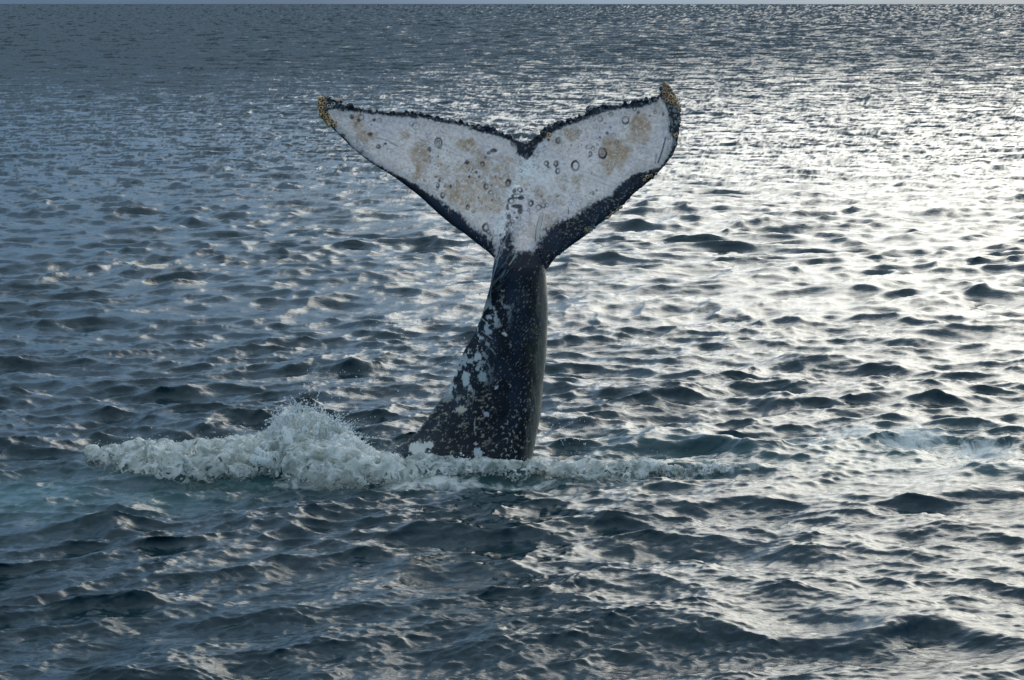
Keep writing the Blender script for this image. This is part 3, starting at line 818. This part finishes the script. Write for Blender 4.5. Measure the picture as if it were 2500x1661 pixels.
# ventral lower right margin: pale nicks
marg = (1 - white) * sstep(430, 470, PY) * sstep(640, 560, PY) * sstep(1330, 1400, PX) * front
colr = mixc(colr, (0.22, 0.22, 0.19), marg * sstep(.64, .70, fbm(PX / 5, PY / 4, 0, 135, 3)) * .8)
colr = np.clip(colr, 0, 1)
ca = body_me.color_attributes.new("pigment_and_light", 'FLOAT_COLOR', 'POINT')
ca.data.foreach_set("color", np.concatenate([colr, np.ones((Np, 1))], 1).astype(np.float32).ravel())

m_skin, n, l, out = new_mat("whale_skin")
bs = n.new("ShaderNodeBsdfPrincipled")
at = n.new("ShaderNodeVertexColor"); at.layer_name = "pigment_and_light"
l.new(at.outputs[0], bs.inputs["Base Color"])
geo = n.new("ShaderNodeNewGeometry")
no1 = n.new("ShaderNodeTexNoise"); no1.inputs["Scale"].default_value = 70.0; no1.inputs["Detail"].default_value = 4.0
l.new(geo.outputs["Position"], no1.inputs["Vector"])
rr_ = n.new("ShaderNodeMapRange"); rr_.inputs[1].default_value = .3; rr_.inputs[2].default_value = .7; rr_.inputs[3].default_value = 0.16; rr_.inputs[4].default_value = 0.48
l.new(no1.outputs[0], rr_.inputs[0]); l.new(rr_.outputs[0], bs.inputs["Roughness"])
bp = n.new("ShaderNodeBump"); bp.inputs["Strength"].default_value = 0.45; bp.inputs["Distance"].default_value = 0.012
l.new(no1.outputs[0], bp.inputs["Height"]); l.new(bp.outputs[0], bs.inputs["Normal"])
bs.inputs["IOR"].default_value = 1.33
bs.inputs["Specular IOR Level"].default_value = 0.38
l.new(bs.outputs[0], out.inputs[0])

wx, wy, wz = at_depth(1140, 1118, D)
whale = bpy.data.objects.new("humpback_whale", None)
COL.objects.link(whale)
whale.location = (float(wx), D, 0.0)
tag(whale, "humpback whale raising its barnacled white and black tail fluke upright out of the sea", "whale")
inv = Matrix.Translation(whale.location).inverted()
body = obj("body", body_me, m_skin, whale)
body.matrix_parent_inverse = inv

# ---------------------------------------------------------------- barnacles: acorn shells with a crater
def barnacle_mesh(name, seed, mat):
    r = random.Random(seed)
    m = 10
    prof = [(1.0, 0.0), (0.92, 0.35), (0.72, 0.75), (0.55, 0.86), (0.42, 0.74), (0.30, 0.42)]
    V, F = [], []
    rib = [1 + r.uniform(-.10, .12) for _ in range(m)]
    for k, (rad, z) in enumerate(prof):
        for j in range(m):
            a = 2 * math.pi * j / m
            q = rad * (1 + (rib[j] - 1) * (1.0 if k < 3 else .5))
            V.append((q * math.cos(a), q * math.sin(a), z * (1 + r.uniform(-.05, .05))))
    for k in range(len(prof) - 1):
        for j in range(m):
            a = k * m + j; b = k * m + (j + 1) % m
            F.append((a, b, b + m, a + m))
    V.append((0, 0, 0.5)); c = len(V) - 1
    for j in range(m):
        F.append(((len(prof) - 1) * m + j, (len(prof) - 1) * m + (j + 1) % m, c))
    me = bpy.data.meshes.new(name)
    me.from_pydata(V, [], F)
    for p in me.polygons: p.use_smooth = True
    me.materials.append(mat)
    return me

def shell_mat(name, rim, wall, pit):
    m, n, l, out = new_mat(name)
    b = n.new("ShaderNodeBsdfPrincipled")
    tcn = n.new("ShaderNodeTexCoord")
    sp_ = n.new("ShaderNodeSeparateXYZ"); l.new(tcn.outputs["Object"], sp_.inputs[0])
    ln = n.new("ShaderNodeVectorMath"); ln.operation = 'LENGTH'
    cmb = n.new("ShaderNodeCombineXYZ"); l.new(sp_.outputs[0], cmb.inputs[0]); l.new(sp_.outputs[1], cmb.inputs[1])
    l.new(cmb.outputs[0], ln.inputs[0])
    rp = n.new("ShaderNodeValToRGB")
    e = rp.color_ramp.elements
    e[0].position = 0.30; e[0].color = (*pit, 1)
    e[1].position = 1.0; e[1].color = (*wall, 1)
    q = rp.color_ramp.elements.new(0.44); q.color = (*pit, 1)
    q = rp.color_ramp.elements.new(0.56); q.color = (*rim, 1)
    q = rp.color_ramp.elements.new(0.72); q.color = (*rim, 1)
    l.new(ln.outputs["Value"], rp.inputs[0])
    oi = n.new("ShaderNodeObjectInfo")
    hs = n.new("ShaderNodeHueSaturation")
    mr = n.new("ShaderNodeMapRange"); mr.inputs[3].default_value = .6; mr.inputs[4].default_value = 1.35
    l.new(oi.outputs["Random"], mr.inputs[0]); l.new(mr.outputs[0], hs.inputs["Value"])
    no = n.new("ShaderNodeTexNoise"); no.inputs["Scale"].default_value = 4.0; no.inputs["Detail"].default_value = 3.0
    l.new(tcn.outputs["Object"], no.inputs["Vector"])
    mm = n.new("ShaderNodeMix"); mm.data_type = 'RGBA'; mm.blend_type = 'MULTIPLY'; mm.inputs[0].default_value = .3
    l.new(rp.outputs[0], mm.inputs[6]); l.new(no.outputs[0], mm.inputs[7])
    l.new(mm.outputs[2], hs.inputs["Color"]); l.new(hs.outputs[0], b.inputs["Base Color"])
    b.inputs["Roughness"].default_value = 0.38
    l.new(b.outputs[0], out.inputs[0])
    return m
m_amber = shell_mat("amber_shell", (0.70, 0.48, 0.28), (0.46, 0.24, 0.10), (0.18, 0.06, 0.02))
m_gold = shell_mat("ochre_shell", (0.66, 0.47, 0.18), (0.46, 0.27, 0.07), (0.20, 0.10, 0.02))
m_black = shell_mat("dark_shell", (0.06, 0.065, 0.06), (0.02, 0.022, 0.025), (0.012, 0.012, 0.014))
m_pale = shell_mat("pale_shell", (0.46, 0.47, 0.42), (0.22, 0.23, 0.20), (0.10, 0.11, 0.10))
BM = {k: [barnacle_mesh("barnacle", 10 * i + j, mt) for j in range(3)] for i, (k, mt) in enumerate((("a", m_amber), ("g", m_gold), ("k", m_black), ("p", m_pale)))}

from mathutils.bvhtree import BVHTree
tri = [tuple(p.vertices) for p in body_me.polygons]
bvh = BVHTree.FromPolygons([Vector(v) for v in P], tri)
def surf(px, py):
    dx_, dy_, dz_ = ray(px, py)
    o = Vector((0, 0, CAM_H)); d = Vector((float(dx_), float(dy_), float(dz_))).normalized()
    loc, nor, _, dist = bvh.ray_cast(o, d)
    if loc is None:
        q = Vector([float(v) for v in at_depth(px, py, float(fluke_y(px, py)))])
        loc, nor, _, dist = bvh.find_nearest(q)
        nor = (q - loc).normalized() * .5 + nor
    return loc, nor.normalized()
def barnacle(px, py, rpx, kind, tall=1.0):
    loc, nor = surf(px, py)
    r = rpx * D / FPX
    me = random.choice(BM[kind])
    o = bpy.data.objects.new("barnacle", me)
    COL.objects.link(o)
    jn = (nor + Vector((random.uniform(-.3, .3), random.uniform(-.35, .15), random.uniform(-.3, .3)))).normalized()
    q = jn.to_track_quat('Z', 'Y')
    o.parent = whale
    o.matrix_parent_inverse = inv
    o.matrix_basis = Matrix.LocRotScale(loc - nor * r * 0.18, q, (r, r * random.uniform(.85, 1.1), r * random.uniform(.75, 1.15) * tall)) @ Matrix.Rotation(random.uniform(0, 6.28), 4, 'Z')
    return o
# right tip cluster
def cluster(poly, n_, r0, r1, kinds, mind=.80):
    xs = [p[0] for p in poly]; ys = [p[1] for p in poly]
    pts = []
    tries = 0
    while len(pts) < n_ and tries < 6000:
        tries += 1
        px, py = random.uniform(min(xs), max(xs)), random.uniform(min(ys), max(ys))
        if poly_sd(poly, np.array([px]), np.array([py]))[0] < 0: continue
        r = random.uniform(r0, r1)
        if any(math.hypot(px - a, py - b) < mind * (r + c) for a, b, c in pts): continue
        pts.append((px, py, r))
        barnacle(px, py, r, random.choice(kinds), 1.15)
cluster([(1617, 205), (1625, 196), (1637, 205), (1646, 222), (1656, 236), (1663, 252), (1663, 268), (1650, 264), (1640, 258), (1628, 250), (1618, 236)], 62, 3.6, 7.4, "aaaaaga", .68)
cluster([(1654, 262), (1664, 262), (1668, 300), (1662, 312), (1655, 300)], 14, 3.0, 4.6, "akpk", .8)
cluster([(1634, 262), (1648, 262), (1656, 330), (1646, 335), (1638, 310)], 22, 2.6, 4.4, "kkkp", .8)
barnacle(1651, 332, 6.0, "g", 1.2)
# left tip cluster
cluster([(775, 232), (790, 230), (796, 238), (793, 262), (784, 270), (776, 262)], 12, 4.5, 7.4, "aaag", .7)
cluster([(779, 262), (790, 268), (806, 283), (822, 300), (815, 312), (800, 305), (784, 288)], 20, 4.0, 7.0, "ggga", .7)
cluster([(793, 232), (812, 230), (818, 246), (812, 262), (797, 268)], 12, 4.0, 7.5, "kkkp", .75)
barnacle(823, 243, 8.0, "a", 1.1)
barnacle(834, 248, 5.5, "k", 1.1)
for px, py, r, k in [(876, 262, 6.5, "p"), (843, 255, 5.0, "a"), (795, 268, 4.5, "p"), (858, 256, 4.5, "k"), (1340, 330, 6.5, "g"), (1339, 341, 4.5, "a"), (1442, 266, 5.0, "p"), (1458, 258, 4.6, "p"), (1490, 257, 4.6, "p"), (1587, 251, 5.0, "p"), (1601, 246, 5.4, "p"),
                     (1580, 432, 6.0, "a"), (1590, 430, 5.0, "a"), (1573, 440, 4.2, "a"), (1597, 437, 4.0, "k"), (1588, 418, 4.5, "k"), (1596, 422, 4.0, "k"), (1602, 425, 3.8, "a"), (1286, 349, 4.5, "p"), (1284, 362, 3.5, "p"), (1254, 352, 4.0, "p"), (1170, 312, 5.0, "p"), (1150, 311, 4.5, "p"), (1099, 292, 4.5, "p"), (1109, 294, 4.0, "p")]:
    barnacle(px, py, r, k)
# rows along the lower right leading edge
for i in range(15):
    t = i / 14
    barnacle(1516 - 42 * t + random.uniform(-1.5, 1.5), 506 + 33 * t + random.uniform(-2, 2), random.uniform(2.8, 4.6), random.choice("aagp"))
cluster([(1428, 556), (1452, 552), (1456, 560), (1432, 572)], 16, 2.4, 4.0, "gpgp", .75)
# dark knobs with shells along the trailing edge
for trail, cnt in ((TRAIL_L, 22), (TRAIL_R, 20)):
    T = resample(trail, 200)
    for i in range(cnt):
        p = T[int(12 + (i + random.uniform(-.4, .4)) * 176 / cnt) % 200]
        barnacle(p[0], p[1] + random.uniform(0, 9), min(6.0, random.lognormvariate(math.log(3.2), .35)), random.choice("kkkkp"), 1.0)

# ================================================================== FOAM AND SPRAY
FTOP = [(205, 1120, 1126), (240, 1098, 1135), (300, 1084, 1152), (400, 1076, 1174), (500, 1074, 1173), (560, 1064, 1170), (620, 1072, 1165), (680, 1062, 1165), (740, 1058, 1178), (800, 1072, 1186), (860, 1092, 1188), (920, 1104, 1184), (980, 1106, 1180),
        (1050, 1106, 1166), (1120, 1118, 1166), (1200, 1124, 1164), (1280, 1124, 1166), (1350, 1130, 1172), (1430, 1134, 1178), (1520, 1136, 1172), (1600, 1140, 1164), (1700, 1142, 1162), (1800, 1140, 1160), (1900, 1134, 1160), (2000, 1142, 1164), (2080, 1152, 1164)]
FT = np.array(FTOP, float)
FT[:, 1] += np.interp(FT[:, 0], [200, 600, 900, 1000, 1300, 1400], [4, 4, 14, 18, 16, 4])
r3 = np.random.default_rng(77)
nB = 9000
pxs = r3.uniform(215, 2060, nB)
keepw = np.interp(pxs, FT[:, 0], FT[:, 2] - FT[:, 1])
pxs = pxs[r3.uniform(0, 1, nB) < np.clip(keepw / 75, 0.25, 1)]
top = np.interp(pxs, FT[:, 0], FT[:, 1]); bot = np.interp(pxs, FT[:, 0], FT[:, 2])
bxx, byy = on_water(pxs, bot)
depth_w = np.interp(pxs, [205, 260, 500, 900, 1100, 1500, 2080], [.25, .5, .8, .75, .45, .5, .35])
# height needed for the top edge of the ridge at its back third
tz = at_depth(pxs, top, byy + depth_w * .55)[2]
tz = (np.maximum(tz, 0.10) + 0.03) * (1 - .55 * sstep(1500, 2050, pxs))
n_b = len(pxs)
s_ = r3.uniform(0, 1, n_b)
lumpx = fbm(bxx * 1.3, bxx * 0, 0, 201, 4)
prof = np.sin(np.pi * np.clip(s_ * 0.86 + .06, 0, 1)) ** .75
zz = tz * prof * (0.74 + .5 * lumpx) * r3.uniform(.25, 1, n_b) ** .45
yy_ = byy + depth_w * s_ + .10 * (fbm(bxx * 2.2, zz * 3, 0, 205, 3) - .5)
rad = np.clip(r3.lognormal(math.log(.048), .45, n_b), .02, .12) * np.clip(tz / .22, .55, 1.2)
FP = np.stack([bxx, yy_, zz - rad * .5], 1)
# remove part of them where noise opens holes
hole = fbm(bxx * 2.1, yy_ * 2.1, zz * 2.1, 211, 3)
kp = hole > .40 + .16 * sstep(1450, 2000, pxs)
FP, rad = FP[kp], rad[kp]
fv, ff = blobs(FP, np.stack([rad * 1.25, rad, rad * .9], 1))
fm_me = voxel(np_mesh("f", fv, ff), 0.016, 6)
fm_me.name = "breaking_foam"
Pf = get_verts(fm_me); Nf = get_normals(fm_me)
def ridged(a, b, c, seed):
    return 1 - np.abs(fbm(a, b, c, seed, 3) * 2 - 1)
dsp = (ridged(Pf[:, 0] * 3.2, Pf[:, 1] * 3.2, Pf[:, 2] * 4.5, 219) - .72) * .20 + (ridged(Pf[:, 0] * 8, Pf[:, 1] * 8, Pf[:, 2] * 10, 221) - .75) * .085 + (fbm(Pf[:, 0] * 24, Pf[:, 1] * 24, Pf[:, 2] * 24, 225, 2) - .5) * .016
Pf = Pf + Nf * dsp[:, None]
fm_me.vertices.foreach_set("co", Pf.astype(np.float32).ravel()); fm_me.update()
print("foam verts", len(Pf))

m_foam, n, l, out = new_mat("foam")
b = n.new("ShaderNodeBsdfPrincipled")
geo = n.new("ShaderNodeNewGeometry")
no = n.new("ShaderNodeTexNoise"); no.inputs["Scale"].default_value = 4.2; no.inputs["Detail"].default_value = 7.0; no.inputs["Roughness"].default_value = .56; no.inputs["Distortion"].default_value = 1.2
l.new(geo.outputs["Position"], no.inputs["Vector"])
rp = n.new("ShaderNodeValToRGB")
e = rp.color_ramp.elements
e[0].position = .36; e[0].color = (0.10, 0.15, 0.14, 1)
e[1].position = .60; e[1].color = (0.90, 0.89, 0.84, 1)
q = rp.color_ramp.elements.new(.48); q.color = (0.52, 0.55, 0.50, 1)
l.new(no.outputs[0], rp.inputs[0]); l.new(rp.outputs[0], b.inputs["Base Color"])
b.inputs["Roughness"].default_value = .35
b.inputs["Subsurface Weight"].default_value = .0
bpn = n.new("ShaderNodeBump"); bpn.inputs["Strength"].default_value = .4; bpn.inputs["Distance"].default_value = .03
no2 = n.new("ShaderNodeTexNoise"); no2.inputs["Scale"].default_value = 38.0; no2.inputs["Detail"].default_value = 5.0
l.new(geo.outputs["Position"], no2.inputs["Vector"])
l.new(no2.outputs[0], bpn.inputs["Height"]); l.new(bpn.outputs[0], b.inputs["Normal"])
tl = n.new("ShaderNodeBsdfTranslucent"); tl.inputs[0].default_value = (0.92, 0.93, 0.86, 1)
ms = n.new("ShaderNodeMixShader"); ms.inputs[0].default_value = .45
no3 = n.new("ShaderNodeTexNoise"); no3.inputs["Scale"].default_value = 8.5; no3.inputs["Detail"].default_value = 4.0; no3.inputs["Roughness"].default_value = .55; no3.inputs["Distortion"].default_value = 1.6
l.new(geo.outputs["Position"], no3.inputs["Vector"])
sz = n.new("ShaderNodeSeparateXYZ"); l.new(geo.outputs["Position"], sz.inputs[0])
zr = n.new("ShaderNodeMapRange"); zr.inputs[1].default_value = 0.0; zr.inputs[2].default_value = 0.11; zr.inputs[3].default_value = -.10; zr.inputs[4].default_value = .06
l.new(sz.outputs[2], zr.inputs[0])
ad = n.new("ShaderNodeMath"); ad.operation = 'ADD'; l.new(no3.outputs[0], ad.inputs[0]); l.new(zr.outputs[0], ad.inputs[1])
hr = n.new("ShaderNodeMapRange"); hr.inputs[1].default_value = .43; hr.inputs[2].default_value = .53
l.new(ad.outputs[0], hr.inputs[0])
tp = n.new("ShaderNodeBsdfTransparent")
m2 = n.new("ShaderNodeMixShader")
l.new(b.outputs[0], ms.inputs[1]); l.new(tl.outputs[0], ms.inputs[2])
l.new(hr.outputs[0], m2.inputs[0]); l.new(tp.outputs[0], m2.inputs[1]); l.new(ms.outputs[0], m2.inputs[2]); l.new(m2.outputs[0], out.inputs[0])
foam_o = obj("breaking_foam", fm_me, m_foam)
tag(foam_o, "long low roll of churning grey-white foam at the foot of the whale tail", "foam", "stuff")

# plume thrown up left of the tail
r4 = np.random.default_rng(91)
PT = np.array([(630, 1090), (660, 1045), (672, 1020), (700, 1002), (735, 992), (770, 1000), (800, 1018), (850, 1045), (880, 1075), (905, 1105)], float)
nP = 3000
ppx = r4.uniform(632, 900, nP)
ptop = np.interp(ppx, PT[:, 0], PT[:, 1])
fr_ = r4.uniform(0, 1, nP) ** .8
ppy = ptop + (1125 - ptop) * fr_ + 6
Yp = 29.35 + .22 * r4.normal(size=nP) * (0.3 + fr_) + .1 * np.sin(ppx / 37)
px3, py3, pz3 = at_depth(ppx, ppy, Yp)
rp_ = np.clip(r4.lognormal(math.log(.042), .4, nP), .018, .09) * (0.55 + .6 * fr_)
hole = fbm(ppx / 26, ppy / 20, Yp * 2, 301, 3)
kp = hole > .26 + .16 * (1 - fr_)
def streaks(Pc, R, ang, k):
    c_, s2 = np.cos(ang)[:, None], np.sin(ang)[:, None]
    L = ICO_V[None] * np.stack([R, R, R * k], 1)[:, None, :]
    X = L[..., 0] * c_ + L[..., 2] * s2; Z = -L[..., 0] * s2 + L[..., 2] * c_
    Vv = (np.stack([X, L[..., 1], Z], -1) + Pc[:, None, :]).reshape(-1, 3)
    return Vv, (ICO_F[None] + (np.arange(len(Pc)) * 12)[:, None, None]).reshape(-1, 3)
fan = np.arctan2(ppx - 745, 1190 - ppy) * 1.15 + r4.normal(size=nP) * .22
thin = rp_ * (0.42 + .45 * fr_)
pv, pf_ = streaks(np.stack([px3, Yp, pz3], 1)[kp], thin[kp], fan[kp], (2.6 + 1.4 * r4.uniform(size=nP) * (1 - .4 * fr_))[kp])
pl_me = voxel(np_mesh("p", pv, pf_), 0.0115, 3)
pl_me.name = "splash_plume"
Pp = get_verts(pl_me); Npn = get_normals(pl_me)
Pp += Npn * ((ridged(Pp[:, 0] * 5.5, Pp[:, 1] * 5.5, Pp[:, 2] * 2.6, 311) - .72) * .07 + (ridged(Pp[:, 0] * 16, Pp[:, 1] * 16, Pp[:, 2] * 7, 313) - .72) * .035 + (fbm(Pp[:, 0] * 34, Pp[:, 1] * 34, Pp[:, 2] * 34, 315, 2) - .5) * .018)[:, None]
pl_me.vertices.foreach_set("co", Pp.astype(np.float32).ravel()); pl_me.update()
m_plume, n, l, out = new_mat("white_water")
b = n.new("ShaderNodeBsdfPrincipled"); b.inputs["Base Color"].default_value = (0.90, 0.92, 0.91, 1); b.inputs["Roughness"].default_value = .3
tl = n.new("ShaderNodeBsdfTranslucent"); tl.inputs[0].default_value = (0.95, 0.97, 0.94, 1)
ms = n.new("ShaderNodeMixShader"); ms.inputs[0].default_value = .55
geo = n.new("ShaderNodeNewGeometry")
pm = n.new("ShaderNodeMapping"); pm.inputs["Scale"].default_value = (1.0, 1.0, .45); l.new(geo.outputs["Position"], pm.inputs[0])
pn = n.new("ShaderNodeTexNoise"); pn.inputs["Scale"].default_value = 15.0; pn.inputs["Detail"].default_value = 5.0; pn.inputs["Distortion"].default_value = 1.2
l.new(pm.outputs[0], pn.inputs["Vector"])
prr = n.new("ShaderNodeMapRange"); prr.inputs[1].default_value = .40; prr.inputs[2].default_value = .50
l.new(pn.outputs[0], prr.inputs[0])
pcr = n.new("ShaderNodeValToRGB"); pcr.color_ramp.elements[0].position = .38; pcr.color_ramp.elements[0].color = (0.55, 0.62, 0.60, 1); pcr.color_ramp.elements[1].position = .58; pcr.color_ramp.elements[1].color = (0.93, 0.93, 0.90, 1)
l.new(pn.outputs[0], pcr.inputs[0]); l.new(pcr.outputs[0], b.inputs["Base Color"])
tp = n.new("ShaderNodeBsdfTransparent"); m2 = n.new("ShaderNodeMixShader")
l.new(b.outputs[0], ms.inputs[1]); l.new(tl.outputs[0], ms.inputs[2])
l.new(prr.outputs[0], m2.inputs[0]); l.new(tp.outputs[0], m2.inputs[1]); l.new(ms.outputs[0], m2.inputs[2]); l.new(m2.outputs[0], out.inputs[0])
plume = obj("splash_plume", pl_me, m_plume)
tag(plume, "peaked white splash of water thrown up beside the whale tail", "splash", "stuff")

# droplets: spray over the plume and the roll, and drips off the fluke
m_drop, n, l, out = new_mat("droplet_water")
b = n.new("ShaderNodeBsdfPrincipled")
b.inputs["Base Color"].default_value = (0.80, 0.84, 0.84, 1); b.inputs["Roughness"].default_value = .12
tl = n.new("ShaderNodeBsdfTranslucent"); tl.inputs[0].default_value = (.85, .88, .86, 1)
ms = n.new("ShaderNodeMixShader"); ms.inputs[0].default_value = .45
l.new(b.outputs[0], ms.inputs[1]); l.new(tl.outputs[0], ms.inputs[2]); l.new(ms.outputs[0], out.inputs[0])
DP, DR = [], []
nd = 1100
ppx = np.clip(r4.normal(755, 75, nd), 600, 930)
ptop = np.interp(ppx, PT[:, 0], PT[:, 1])
ppy = ptop + r4.exponential(22, nd) * r4.choice([1, 1, -.45], nd) + 4
Yd = 29.3 + r4.normal(size=nd) * .25
DP.append(np.stack(at_depth(ppx, np.minimum(ppy, 1120), Yd), 1)); DR.append(np.clip(r4.lognormal(math.log(.0055), .5, nd), .002, .016))
for _ in range(110):
    x0 = r4.uniform(640, 890); y0 = float(np.interp(x0, PT[:, 0], PT[:, 1])) + r4.uniform(0, 25)
    k = int(r4.integers(8, 26)); tt = np.linspace(0, 1, k) * r4.uniform(.3, 1.0)
    vx = r4.normal(30 * (x0 - 740) / 120, 26); vy = -abs(r4.normal(34, 22))
    qx = x0 + vx * tt + r4.normal(size=k) * 1.0; qy = y0 + vy * tt + 26 * tt ** 2 + r4.normal(size=k) * 1.0
    DP.append(np.stack(at_depth(qx, qy, 29.3 + r4.normal() * .2 + np.zeros(k)), 1)); DR.append(np.clip(r4.lognormal(math.log(.0058), .45, k) * (1.25 - .7 * tt), .002, .016))
nd = 1800
i_ = r4.integers(0, len(Pf), nd)
DP.append(Pf[i_] + Nf[i_] * r4.exponential(.022, nd)[:, None] + np.array((0, 0, 1))[None] * r4.exponential(.018, nd)[:, None]); DR.append(np.clip(r4.lognormal(math.log(.0055), .45, nd), .002, .015))
spray_v, spray_f = blobs(np.concatenate(DP), np.concatenate(DR))
spray = obj("spray_droplets", np_mesh("spray_droplets", spray_v, spray_f), m_drop)
tag(spray, "fine white droplets flying off the foam and the splash", "spray", "stuff")

DP, DR = [], []
def drops(x0, x1, y0, y1, cnt, rm, Y0=29.7, Ys=.35):
    DP.append(np.stack(at_depth(r4.uniform(x0, x1, cnt), r4.uniform(y0, y1, cnt), Y0 + r4.normal(size=cnt) * Ys), 1))
    q = np.clip(r4.lognormal(math.log(rm), .4, cnt), .002, .012)
    DR.append(np.stack([q * .8, q * .8, q * 1.3], 1))
drops(1090, 1200, 560, 660, 60, .0045); drops(1150, 1200, 600, 700, 24, .004); drops(900, 1180, 700, 930, 110, .0050); drops(700, 1000, 900, 1000, 60, .005); drops(1330, 1440, 1000, 1090, 60, .006); drops(1350, 1450, 600, 700, 16, .004)
drops(1000, 1500, 270, 340, 60, .003); drops(1500, 1720, 1090, 1130, 16, .005); drops(780, 960, 380, 460, 14, .003)
dv, df_ = blobs(np.concatenate(DP), np.concatenate(DR))
drip = obj("falling_droplets", np_mesh("falling_droplets", dv, df_), m_drop)
tag(drip, "scattered bright water drops dripping off the raised fluke", "droplets", "stuff")

# beads of water still clinging to the wet skin
BP, BR = [], []
def beads(poly, cnt, r0, r1):
    xs = [p[0] for p in poly]; ys = [p[1] for p in poly]
    k = 0
    while k < cnt:
        px, py = random.uniform(min(xs), max(xs)), random.uniform(min(ys), max(ys))
        if poly_sd(poly, np.array([px]), np.array([py]))[0] < 0: continue
        k += 1
        loc, nor = surf(px, py)
        r = random.uniform(r0, r1)
        BP.append(tuple(loc)); BR.append((r, r * .6, r * random.uniform(.9, 1.8)))
beads([(830, 275), (1000, 285), (1150, 318), (1240, 345), (1200, 380), (1050, 340), (900, 330)], 260, .0022, .0048)
beads([(1330, 340), (1430, 292), (1560, 268), (1580, 300), (1450, 330), (1350, 370)], 120, .0022, .0042)
beads([(1300, 600), (1400, 560), (1500, 500), (1400, 590), (1330, 660)], 90, .002, .004)
beads([(1200, 700), (1330, 700), (1320, 1050), (1120, 1050)], 120, .002, .004)
bv, bf = blobs(np.array(BP), np.array(BR))
bead_o = obj("water_beads", np_mesh("water_beads", bv, bf), m_drop, whale)
bead_o.matrix_parent_inverse = inv
bead_o["kind"] = "stuff"
